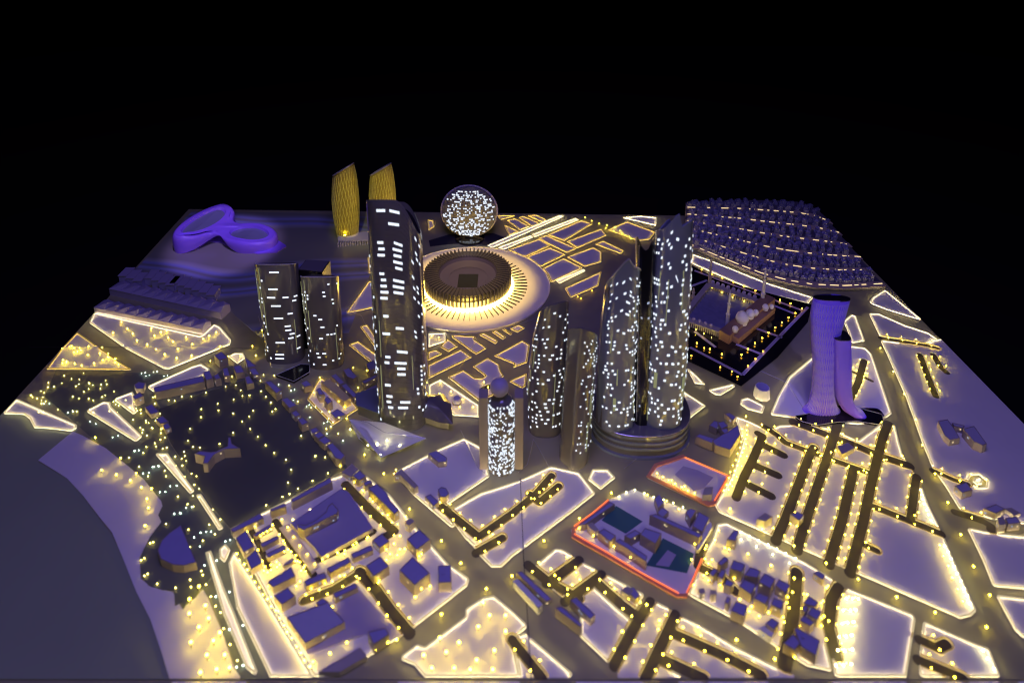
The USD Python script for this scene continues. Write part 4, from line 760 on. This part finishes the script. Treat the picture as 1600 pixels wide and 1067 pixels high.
# ------------------------------------------------------------------ the small block buildings
rb = random.Random(21)
BUILT = []            # (cluster phrase, screen x, screen y, prim, look)
def roof_at(pts, wp):
    k = max(range(len(pts)), key=lambda i: pts[i][1]); lo, hi = .001, .5
    for _ in range(40):
        h = (lo + hi) / 2; q = G(*pts[k], h)
        if proj((q[0], q[1], 0))[1] - pts[k][1] < wp: lo = h
        else: hi = h
    return h
def building(code, pts, wp, cluster, style='blue', z0=.0041, windows=None):
    px = V(code, pts); h = roof_at(px, wp); P = Polygon([tuple(G(a, b, h)[:2]) for a, b in px]).buffer(0)
    if P.geom_type != 'Polygon': P = max(P.geoms, key=lambda g: g.area)
    wm, rm = dict(blue=('wall', 'roof'), grey=('wall', 'roof2'), tan=('tan', 'tan'), white=('white', 'white'), gold=('goldw', 'goldw'), deck=('deck', 'deck'))[style]
    c = P.centroid; t = thing('building', None, 'building', None, (c.x, c.y, 0))
    part('wall', prism(P, z0 if z0 < h else .0005, h, (c.x, c.y)), MT[wm], t)
    ins = P.buffer(-.0022)
    if ins.is_empty or ins.geom_type != 'Polygon': ins = P
    ring = P.difference(ins)
    if ins is not P and h > .012: part('parapet', prism(ring, h + .0001, h + .0022, (c.x, c.y)), MT[wm], t)
    part('roof', prism(ins.buffer(-.0002), h + .0002, h + .0010, (c.x, c.y)), MT[rm], t)
    if ins.area > .0012 and style in ('blue', 'grey') and rb.random() < .55:
        for _ in range(rb.choice((1, 1, 2))):
            mnx, mny, mxx, mxy = ins.bounds; x, y = rb.uniform(mnx, mxx), rb.uniform(mny, mxy); s = rb.uniform(.0035, .007); q = Point(x, y).buffer(s, cap_style=3)
            if ins.buffer(-.002).contains(q): part('roof_box', prism(q, h + .0011, h + rb.uniform(.004, .008), (c.x, c.y)), MT[rm], t)
    # a few lit panes on the walls that can be seen
    co = np.array(P.exterior.coords)
    if Polygon(co).exterior.is_ccw is False: co = co[::-1]
    nwin = windows if windows is not None else rb.choice((1, 2, 3, 4))
    for _ in range(nwin):
        i = rb.randrange(len(co) - 1); a, b = co[i], co[i + 1]; L = np.linalg.norm(b - a)
        if L < .012: continue
        d = (b - a) / L; nn = np.array([d[1], -d[0]]); mid = (a + b) / 2
        if nn @ (np.array([0, -.3]) - mid) < 0: continue
        u = rb.uniform(.2, .8) * L; zc = h * rb.uniform(.55, .9); w = rb.uniform(.0018, .0035); hh = rb.uniform(.0015, .003)
        q = lambda uu, z: np.append(a + d * uu - [c.x, c.y], z)
        S = lambda uu, z: q(uu, z)
        part('lit_window', facet(S, u - w, u + w, zc - hh, zc + hh, .0006, .0003), EM['window2' if rb.random() < .6 else 'warmwin'], t)
    x, y = np.mean([p[0] for p in px]), np.mean([p[1] for p in px])
    e = max(np.linalg.norm(co[i + 1] - co[i]) for i in range(len(co) - 1)); sh = P.area / e
    look = ('low ' if h < .03 else 'tall ' if h > .055 else '') + ('long narrow ' if e > 3.2 * sh else 'boxy ' if len(co) <= 5 else 'irregular ') + dict(blue='blue-roofed', grey='grey-roofed', tan='tan', white='pale lit', gold='yellow-lit', deck='violet-grey')[style]
    BUILT.append((cluster, x, y, t, look)); return t, P, h
MT['goldw'] = mat('yellow_block', (.78, .66, .28), .4, .06, 20)
def many(code, cluster, items, style='blue'):
    for it in items:
        pts, wp = it[0], it[1]; building(code, pts, wp, cluster, it[2] if len(it) > 2 else style)
many('Q3', 'in the close-packed quarter below the dark park', [
    ([(135, 580), (440, 415), (480, 465), (160, 615)], 10), ([(545, 375), (700, 310), (715, 345), (560, 397)], 12), ([(765, 270), (1170, 45), (1195, 90), (780, 303)], 13),
    ([(190, 670), (300, 590), (380, 760), (270, 825)], 11), ([(300, 880), (400, 790), (470, 930), (350, 1000)], 10), ([(370, 640), (545, 530), (570, 560), (395, 660)], 7), ([(445, 730), (620, 650), (640, 680), (465, 775)], 8),
    ([(500, 840), (690, 745), (710, 790), (530, 880)], 8), ([(680, 960), (780, 880), (805, 910), (700, 965)], 5)])
t, P_, h_ = building('Q3', [(760, 520), (1300, 150), (1370, 200), (1620, 570), (1085, 870), (1000, 760)], 7, 'courtyard deck', 'deck', .0041, 0)
building('Q3', [(830, 530), (920, 535), (1000, 500), (1070, 450), (1130, 400), (1150, 340), (1195, 305), (1260, 380), (1240, 420), (1080, 500), (900, 590), (840, 565)], 19, 'crescent on the courtyard deck', 'blue', h_ + .0003, 5)
building('Q3', [(640, 560), (740, 520), (1060, 960), (985, 1040)], 3, 'long ramp at the courtyard deck', 'deck', .0041, 0)
many('Q4', 'in the lower left quarter beside the lamp-lit strip', [
    ([(100, 265), (290, 140), (330, 215), (140, 310)], 12), ([(150, 380), (265, 310), (330, 380), (210, 455)], 14), ([(400, 260), (570, 180), (590, 230), (420, 300)], 10), ([(590, 150), (770, 60), (790, 100), (620, 190)], 10),
    ([(790, 30), (960, -40), (975, 0), (810, 70)], 8), ([(915, 130), (1035, 50), (1110, 135), (980, 215)], 14), ([(1195, 165), (1305, 55), (1450, 190), (1320, 290)], 19), ([(1516, 130), (1625, 122), (1628, 268), (1520, 272)], 16),
    ([(640, 360), (830, 275), (850, 310), (660, 400)], 10), ([(500, 430), (560, 395), (600, 425), (540, 480)], 8), ([(930, 680), (1080, 645), (1110, 700), (980, 785)], 17),
    ([(255, 560), (600, 430), (740, 600), (410, 775)], 13, 'grey')])
building('Q4', [(520, 1012), (870, 810), (925, 880), (700, 1012)], 8, 'low pale wedge at the front edge', 'tan', .0041, 0)
building('Q4', [(645, 455), (860, 320), (1205, 695), (1130, 740), (910, 700), (440, 862), (420, 840), (745, 640)], 3, 'low terrace before the large grey box', 'deck', .0041, 0)
many('Q5', 'in the row along the wide street below the park corner', [
    ([(205, 160), (280, 100), (350, 160), (275, 205)], 12), ([(320, 230), (390, 200), (410, 230), (335, 265)], 9), ([(95, 120), (200, 30), (265, 85), (190, 170)], 8, 'tan'),
    ([(370, 290), (460, 240), (560, 330), (600, 420), (690, 520), (640, 555)], 14), ([(410, 830), (510, 760), (590, 840), (490, 910)], 10), ([(770, 820), (900, 715), (1020, 820), (870, 930)], 15), ([(755, 650), (820, 600), (855, 630), (795, 675)], 12, 'tan')])
many('Q5', 'on the violet block left of the glitter tower', [([(640, 150), (715, 85), (890, 265), (845, 290), (700, 150)], 11, 'tan'), ([(960, 375), (1020, 350), (1105, 430), (1050, 475)], 8), ([(1095, 300), (1130, 275), (1180, 285), (1210, 340), (1180, 380), (1120, 380)], 10), ([(990, -75), (1080, -105), (1190, -30), (1185, 10), (1100, 20)], 9)])
many('Q2', 'in the row along the right edge of the dark park', [
    ([(225, 245), (290, 240), (400, 330), (345, 370)], 13), ([(400, 430), (460, 410), (560, 490), (480, 520)], 9), ([(500, 570), (550, 540), (600, 590), (540, 612)], 8), ([(570, 640), (620, 615), (680, 670), (610, 700)], 12),
    ([(700, 740), (760, 720), (795, 755), (722, 788)], 8), ([(735, 800), (800, 762), (850, 800), (780, 840)], 9), ([(782, 852), (850, 810), (920, 860), (845, 900)], 10), ([(870, 910), (930, 880), (1060, 1010), (1020, 1060), (960, 1040)], 14)])
many('Q2', 'across the promenade below the twin towers', [
    ([(600, 260), (660, 230), (720, 280), (640, 300)], 10), ([(760, 330), (800, 310), (850, 380), (790, 382)], 13), ([(840, 430), (880, 400), (930, 450), (880, 482)], 13), ([(910, 572), (980, 530), (1080, 590), (960, 622)], 6),
    ([(810, 250), (905, 215), (1120, 415), (1050, 450)], 12, 'gold'), ([(915, 185), (965, 160), (1060, 255), (1010, 275)], 10), ([(1020, 285), (1070, 262), (1190, 385), (1150, 412)], 10), ([(1040, 120), (1100, 100), (1190, 190), (1150, 220), (1080, 190)], 11), ([(1240, 240), (1390, 165), (1400, 195), (1260, 270)], 8), ([(1270, 330), (1400, 270), (1410, 320), (1300, 370)], 9), ([(1280, 60), (1360, 20), (1400, 100), (1310, 130)], 12)])
many('M', 'along the top and left edges of the dark park', [
    ([(50, 275), (90, 250), (145, 260), (130, 308), (70, 310)], 8), ([(40, 372), (100, 335), (130, 370), (60, 397)], 12), ([(140, 462), (200, 435), (260, 500), (190, 522)], 8), ([(230, 562), (290, 535), (340, 580), (270, 602)], 8), ([(290, 612), (330, 590), (360, 630), (310, 652)], 8),
    ([(215, 300), (620, 200), (640, 250), (225, 340)], 13), ([(625, 172), (680, 155), (710, 220), (650, 240)], 14), ([(712, 200), (750, 180), (775, 222), (730, 232)], 12), ([(720, 32), (780, 0), (830, 50), (760, 72)], 13), ([(790, 142), (830, 130), (850, 200), (800, 202)], 11),
    ([(880, 122), (940, 110), (970, 170), (900, 182)], 10), ([(970, 42), (1020, 80), (1070, 120), (1000, 132)], 10), ([(975, 212), (1010, 200), (1050, 260), (990, 272)], 10), ([(1005, 140), (1060, 135), (1100, 190), (1040, 195)], 7)])
building('M', [(555, 850), (600, 825), (690, 835), (735, 830), (830, 785), (835, 715), (855, 712), (865, 765), (935, 805), (800, 812), (715, 860), (665, 930), (625, 930), (640, 870)], 14, 'Y-shaped on the lawn', 'blue', .0017, 3)
building('I', [(1130, 82), (1060, 130), (1010, 180), (985, 240), (1005, 295), (1080, 330), (1150, 335), (1228, 315)], 13, 'half-round by the shore', 'blue', .0047, 1)
many('R7', 'on the wide violet plot at the right edge', [([(268, 240), (330, 228), (375, 290), (410, 350), (345, 362), (310, 330)], 10, 'grey'), ([(430, 290), (500, 270), (582, 385), (555, 395), (500, 372)], 13, 'grey'), ([(360, 250), (440, 268), (430, 285), (372, 272)], 9, 'grey'),
    ([(375, 655), (450, 630), (490, 682), (425, 700)], 11, 'grey'), ([(560, 800), (640, 772), (700, 802), (640, 832)], 10, 'grey'), ([(700, 862), (770, 850), (800, 892), (720, 902)], 12, 'grey'), ([(650, 860), (690, 850), (705, 900), (660, 905)], 14, 'tan'), ([(690, 800), (740, 795), (800, 830), (760, 845)], 6, 'tan')])
many('H', 'on the lamp-lit street grid at the right', [([(432, 592), (500, 567), (540, 602), (462, 642)], 8, 'tan')]); many('P', 'on the lamp-lit street grid at the right', [([(705, 60), (775, 8), (838, 40), (775, 78)], 13, 'tan'), ([(985, 20), (1040, 0), (1100, 25), (1060, 72)], 12)])
many('P', 'in the dense rows right of the orange-edged block', [
    ([(455, 230), (520, 150), (555, 160), (530, 242)], 15), ([(380, 422), (440, 370), (470, 400), (410, 452)], 13), ([(310, 512), (350, 465), (380, 490), (340, 542)], 14), ([(380, 532), (410, 477), (450, 490), (420, 562)], 13), ([(480, 472), (510, 400), (610, 440), (580, 502)], 17),
    ([(600, 530), (650, 460), (740, 490), (710, 550)], 15), ([(560, 622), (600, 560), (700, 605), (660, 690)], 15), ([(720, 582), (770, 512), (860, 560), (820, 640)], 18), ([(860, 612), (890, 560), (985, 610), (950, 680)], 15), ([(432, 602), (455, 560), (520, 590), (490, 625)], 14),
    ([(680, 720), (720, 672), (810, 710), (780, 772)], 18), ([(820, 772), (850, 712), (935, 752), (910, 812)], 15), ([(440, 752), (460, 702), (490, 722), (470, 772)], 13), ([(490, 822), (530, 742), (630, 782), (600, 872)], 15), ([(780, 932), (830, 882), (890, 922), (850, 982)], 14),
    ([(220, 645), (265, 635), (275, 670), (235, 690)], 10, 'tan'), ([(320, 652), (368, 650), (370, 685), (328, 692)], 13, 'tan')])
many('P', 'in the short rows left of the glowing lamp rows', [([(1090, 762), (1140, 702), (1220, 752), (1190, 792)], 10), ([(1130, 852), (1160, 792), (1250, 832), (1210, 902)], 13), ([(1060, 902), (1100, 862), (1190, 922), (1150, 952)], 13), ([(1080, 800), (1110, 770), (1135, 800), (1105, 845)], 10)])
many('Q7', 'in the short rows left of the glowing lamp rows', [([(1072, 552), (1100, 537), (1340, 672), (1300, 830), (1150, 742)], 17), ([(960, 702), (1060, 602), (1140, 692), (1080, 772)], 15), ([(700, 552), (760, 512), (870, 582), (835, 645)], 9, 'white')])
many('Q6', 'behind the long pale glowing plot', [([(1270, 640), (1325, 612), (1395, 662), (1370, 712)], 10)])
many('O', 'on the orange-edged block', [
    ([(130, 642), (390, 450), (430, 470), (180, 642)], 10), ([(290, 702), (340, 672), (440, 732), (390, 782)], 13), ([(200, 640), (240, 615), (300, 690), (260, 700)], 12, 'tan'), ([(430, 782), (470, 757), (550, 802), (700, 902), (690, 950), (520, 832)], 15),
    ([(640, 722), (680, 667), (820, 712), (770, 802)], 17), ([(510, 732), (600, 682), (650, 712), (560, 762)], 12), ([(720, 562), (770, 550), (1160, 722), (1130, 752)], 16), ([(760, 422), (800, 382), (842, 450), (790, 512)], 11), ([(780, 542), (820, 492), (880, 532), (830, 582)], 8),
    ([(1020, 532), (1060, 502), (1110, 522), (1060, 602)], 14), ([(1075, 652), (1130, 532), (1220, 582), (1160, 702)], 9), ([(1195, 640), (1235, 625), (1240, 660), (1130, 850), (1105, 850)], 6, 'white')])
building('O', [(1180, 330), (1250, 325), (1240, 390), (1160, 395)], 12, 'on the smaller orange-edged block', 'tan')
many('Q8', 'right of the round podium', [([(480, 312), (530, 300), (600, 342), (570, 382)], 8), ([(320, 432), (370, 382), (430, 402), (400, 472)], 10), ([(180, 547), (220, 522), (380, 572), (350, 622)], 13), ([(385, 640), (350, 590), (480, 515), (620, 430), (642, 530), (540, 690)], 13), ([(405, 402), (470, 390), (520, 440), (450, 470)], 12), ([(440, 475), (500, 460), (530, 500), (480, 520)], 13)])
many('K', 'in the row before the bright lamp-covered plot', [([(5, 432), (35, 418), (190, 575), (165, 602)], 12, 'white'), ([(25, 378), (60, 370), (250, 545), (212, 562)], 6), ([(270, 602), (310, 590), (440, 702), (430, 722)], 15), ([(365, 552), (400, 532), (520, 642), (490, 672)], 12), ([(680, 492), (720, 462), (755, 485), (735, 520)], 12, 'tan'), ([(715, 484), (760, 467), (800, 520), (770, 550)], 10)])
many('J', 'in the row before the bright lamp-covered plot', [([(930, 62), (965, 40), (1000, 68), (965, 100)], 8, 'tan')])
# teal pads and dark pads of the orange-edged blocks
for code, pts, m in (('O', [(440, 490), (660, 620), (520, 720), (320, 610)], 'teal'), ('O', [(830, 760), (1090, 890), (1030, 1050), (690, 985)], 'teal'), ('O', [(870, 860), (940, 900), (880, 1000), (770, 985)], 'deck'), ('O', [(1000, 160), (1120, 195), (1250, 255), (1170, 345), (1090, 370), (930, 230)], 'deck')):
    p = poly_of(code, pts); struct('court_pad', prism(p, .0044, .0056 if m == 'teal' else .0064), MT[m])
for code, pts in (('Z', [(893, 829), (951, 784), (953, 788), (899, 831), (900, 839), (1059, 931), (1071, 931), (1095, 875), (1099, 877), (1073, 936), (1057, 936), (893, 842)]), ('Z', [(1010, 747), (1022, 728), (1068, 713), (1070, 717), (1026, 732), (1016, 746), (1108, 788), (1114, 786), (1136, 745), (1141, 746), (1118, 791), (1107, 794)])):
    p = poly_of(code, pts); t = tag(part('glowing_kerb', prism(p, .0043, .0105), MT['red']), 'orange raised kerb edging the ' + ('larger courtyard block' if pts[0][0] < 900 else 'smaller block by the round podium'), 'kerb')
# barrel-shaped stepped house
px = V('Q8', [(865, 70)]); b = G(px[0][0], px[0][1] + 9); m = mpp(b)
t = thing('round_house', 'pale barrel-shaped house with blue roof on a rounded plot', 'building', None, (b[0], b[1], 0))
part('wall', lathe([(13 * m, .0041), (12.5 * m, .01), (11 * m, .042), (10.5 * m, .046)], 10), MT['white'], t); part('roof', lathe([(9.6 * m, .0461), (9.6 * m, .0475)], 10), MT['roof'], t)
t = thing('round_kiosk', 'small dark round domed kiosk on the yellow-lit plot', 'kiosk'); g = G(714, 631); part('body', trimesh.creation.icosphere(2, .017).apply_translation((g[0], g[1], .018)), MT['roof'], t, True); part('ring', lathe([(.019, .005), (.019, .008)], 16, (g[0], g[1], 0)), MT['wall'], t)
# yellow light in the alleys between the blocks
for c, pts in (('Q3', [(480, 660), (520, 640), (560, 620), (700, 850), (640, 870), (740, 830), (500, 1010), (560, 990), (620, 960), (860, 960), (900, 1020), (430, 540), (580, 570), (650, 670), (690, 740), (820, 890), (910, 1000), (1150, 900), (1250, 860), (1330, 840), (1450, 760), (1560, 710)]),
               ('Q4', [(100, 215), (130, 195), (180, 170), (330, 120), (380, 200), (420, 400), (530, 360), (640, 290), (740, 240), (340, 330), (370, 290), (70, 200), (110, 330), (130, 420), (190, 540), (740, 60), (1090, 110), (1180, 70), (1240, 20), (1020, 300), (1380, 350), (1450, 330), (1330, 420), (480, 960), (620, 890), (760, 800), (1000, 860), (1100, 800), (1380, 60), (200, 150), (640, 500)]),
               ('Q5', [(80, 90), (60, 60), (320, 350), (420, 460), (520, 590), (620, 680), (760, 620), (700, 820), (640, 900), (560, 960), (600, 1010), (700, 960), (900, 1030), (940, 960), (660, 130), (640, 170), (860, 340), (1120, 470)]),
               ('Q2', [(700, 330), (740, 390), (860, 480), (890, 540), (800, 230), (860, 330), (950, 420), (1000, 480), (1060, 540), (900, 590), (1000, 650), (1080, 660), (1200, 340), (1290, 160), (1150, 130)]),
               ('P', [(440, 330), (470, 340), (330, 430), (300, 600), (400, 640), (560, 760), (660, 820), (720, 900), (960, 740), (970, 830), (1000, 700), (930, 950), (640, 860), (300, 460), (260, 560), (180, 640), (800, 870), (1120, 720), (1240, 790), (1260, 900), (1240, 980), (1300, 940), (1030, 1010)]),
               ('M', [(330, 350), (360, 365), (430, 330), (550, 310), (690, 100), (840, 60), (940, 60), (870, 230), (1000, 320), (230, 400), (110, 510), (280, 670), (60, 440)]), ('O', [(130, 700), (250, 760), (420, 850), (560, 940), (1180, 870), (860, 470), (960, 540), (700, 420), (780, 240), (900, 300), (1010, 350)])):
    lamps_at(c, pts, 'warm', 1.05)
# labels that single each building out
groups = {}
for r in BUILT: groups.setdefault(r[0], []).append(r)
ONE = {'courtyard deck': 'broad raised violet-grey courtyard deck below the dark park', 'crescent on the courtyard deck': 'crescent-shaped blue-roofed building standing on the raised courtyard deck', 'long ramp at the courtyard deck': 'long low violet ramp along the left side of the courtyard deck',
       'low pale wedge at the front edge': 'low tan wedge-shaped building at the front edge of the lower left quarter', 'low terrace before the large grey box': 'low violet terrace wrapped round the large grey box building', 'Y-shaped on the lawn': 'Y-shaped blue-roofed building standing alone on the dark lawn', 'half-round by the shore': 'half-round drum building with blue roof on the dark plaza by the shore', 'behind the long pale glowing plot': 'small blue-roofed house at the right end of the long pale glowing plot', 'on the smaller orange-edged block': 'tan box standing on the smaller orange-edged block'}
for c, rs in groups.items():
    rs.sort(key=lambda r: r[1]); looks = {}
    for r in rs: looks.setdefault(r[4], []).append(r)
    for look, q in looks.items():
        for i, r in enumerate(q):
            if c in ONE: l = ONE[c]
            elif len(q) == 1: l = f'the only {look} building {c}'
            else: l = f'{look} building, {ORD[i]} from left of {len(q)} such, {c}'
            w = l.split()
            if len(w) > 16: l = f'{look} building, {ORD[i]} from left, {c}'
            r[3].SetCustomDataByKey('label', ' '.join(l.split()[:16]))
# ------------------------------------------------------------------ street lamps
def lamp_meshes(kind, s):
    if kind in ('ball', 'cool'):
        h = .0045
        return dict(post=box(-.0006, .0006, -.0006, .0006, 0, h - .0012), glow=trimesh.creation.icosphere(1, .0016).apply_translation((0, 0, h)))
    h = LAMPH[kind]; r = dict(warm=.0020, pale=.0021, orange=.002, amber=.0022)[kind]
    return dict(post=box(-.0006, .0006, -.0006, .0006, 0, h - r * .6), glow=trimesh.creation.icosphere(1, r).apply_translation((0, 0, h)))
LAB = dict(warm='small warm yellow globe lamp lighting the street or plot below it', pale='small pale white globe lamp in a bright row', orange='small orange globe lamp along an orange-edged block',
           amber='small amber lamp glowing on the black square round the mosque', ball='tiny yellow marker light glowing on the dark lawn or promenade', cool='tiny cool white marker light on the green promenade')
CLS = {}
for k in LAMPC:
    c = stage.CreateClassPrim('/World/_lamp_' + k); CLS[k] = c
    UsdGeom.Xform.Define(stage, c.GetPath()); c = stage.GetPrimAtPath(c.GetPath()); c.SetSpecifier(Sdf.SpecifierClass); CLS[k] = c
    for n, m in lamp_meshes(k, 1).items(): usdkit.mesh(stage, f'{c.GetPath()}/{n}', m, EM['lamp_' + k] if n == 'glow' else (MT['white'] if n == 'cap' else MT['post']))
LAMPS.sort(key=lambda l: l[1] ** 2 + l[2] ** 2)
LAMPS = [l for l in LAMPS if table.union(apron).contains(Point(l[1], l[2])) and proj((l[1], l[2], 0))[1] < 1075 and -20 < proj((l[1], l[2], 0))[0] < 1620]
print('lamps', len(LAMPS))
far = {}
count = {}
for i, (k, x, y, s, z) in enumerate(LAMPS):
    count[k] = count.get(k, 0) + 1
    if i < 300:
        o = UsdGeom.Xform.Define(stage, path('marker_light' if k in ('ball', 'cool') else 'street_lamp')); o.AddTranslateOp().Set(Gf.Vec3d(x, y, z)); o.AddScaleOp().Set(Gf.Vec3f(s, s, s))
        p = o.GetPrim(); p.GetReferences().AddInternalReference(CLS[k].GetPath()); p.SetInstanceable(True)
        sx, sy = proj((x, y, 0))
        where = ('on the pale shore strip beside the grey water' if sx < 375 and sy > 690 else 'among the packed blue-roofed buildings below the dark park' if sx < 700 and sy > 735 else 'on the bright lamp-covered plot at the front' if 622 < sx < 826 and sy > 930 else
                 'on the street grid below the violet leaning tower' if sx > 1120 and 650 < sy < 900 and sx < 1480 else 'among the dense building rows right of the orange-edged block' if 1070 < sx < 1310 and sy >= 830 else 'on the big plots at the front right corner' if sx >= 1300 and sy >= 880 else
                 'along the wide street at the right edge' if sx >= 1400 else 'along the narrow streets at the front centre' if sy > 850 else 'in the middle of the city around the glitter tower')
        if k not in ('ball', 'cool'):
            tag(p, LAB[k].replace(' lighting the street or plot below it', '').replace(' in a bright row', '') + ' ' + where, 'street lamp', f'{k} globe lamps {where}'); continue
        tag(p, LAB[k], 'marker light' if k in ('ball', 'cool') else 'street lamp', {'ball': 'yellow marker lights', 'cool': 'cool marker lights'}.get(k, k + ' street lamps'))
    else:
        far.setdefault(k, []).append((x, y, z, s))
o = UsdGeom.Xform.Define(stage, '/World/far_street_lamps').GetPrim(); tag(o, 'many tiny street lamps and marker lights spread over the far city', 'street lamps', kind='stuff')
for k, ls in far.items():
    for n, m in lamp_meshes(k, 1).items():
        v, f = np.array(m.vertices), np.array(m.faces)
        A = np.array(ls); sc = np.stack([A[:, 3], A[:, 3], A[:, 3]], 1)
        vv = (v[None] * sc[:, None] + A[:, None, :3]).reshape(-1, 3); ff = (f[None] + (np.arange(len(ls)) * len(v))[:, None, None]).reshape(-1, 3)
        part(k + '_' + n, (vv, ff), EM['lamp_' + k] if n == 'glow' else (MT['white'] if n == 'cap' else MT['post']), o)
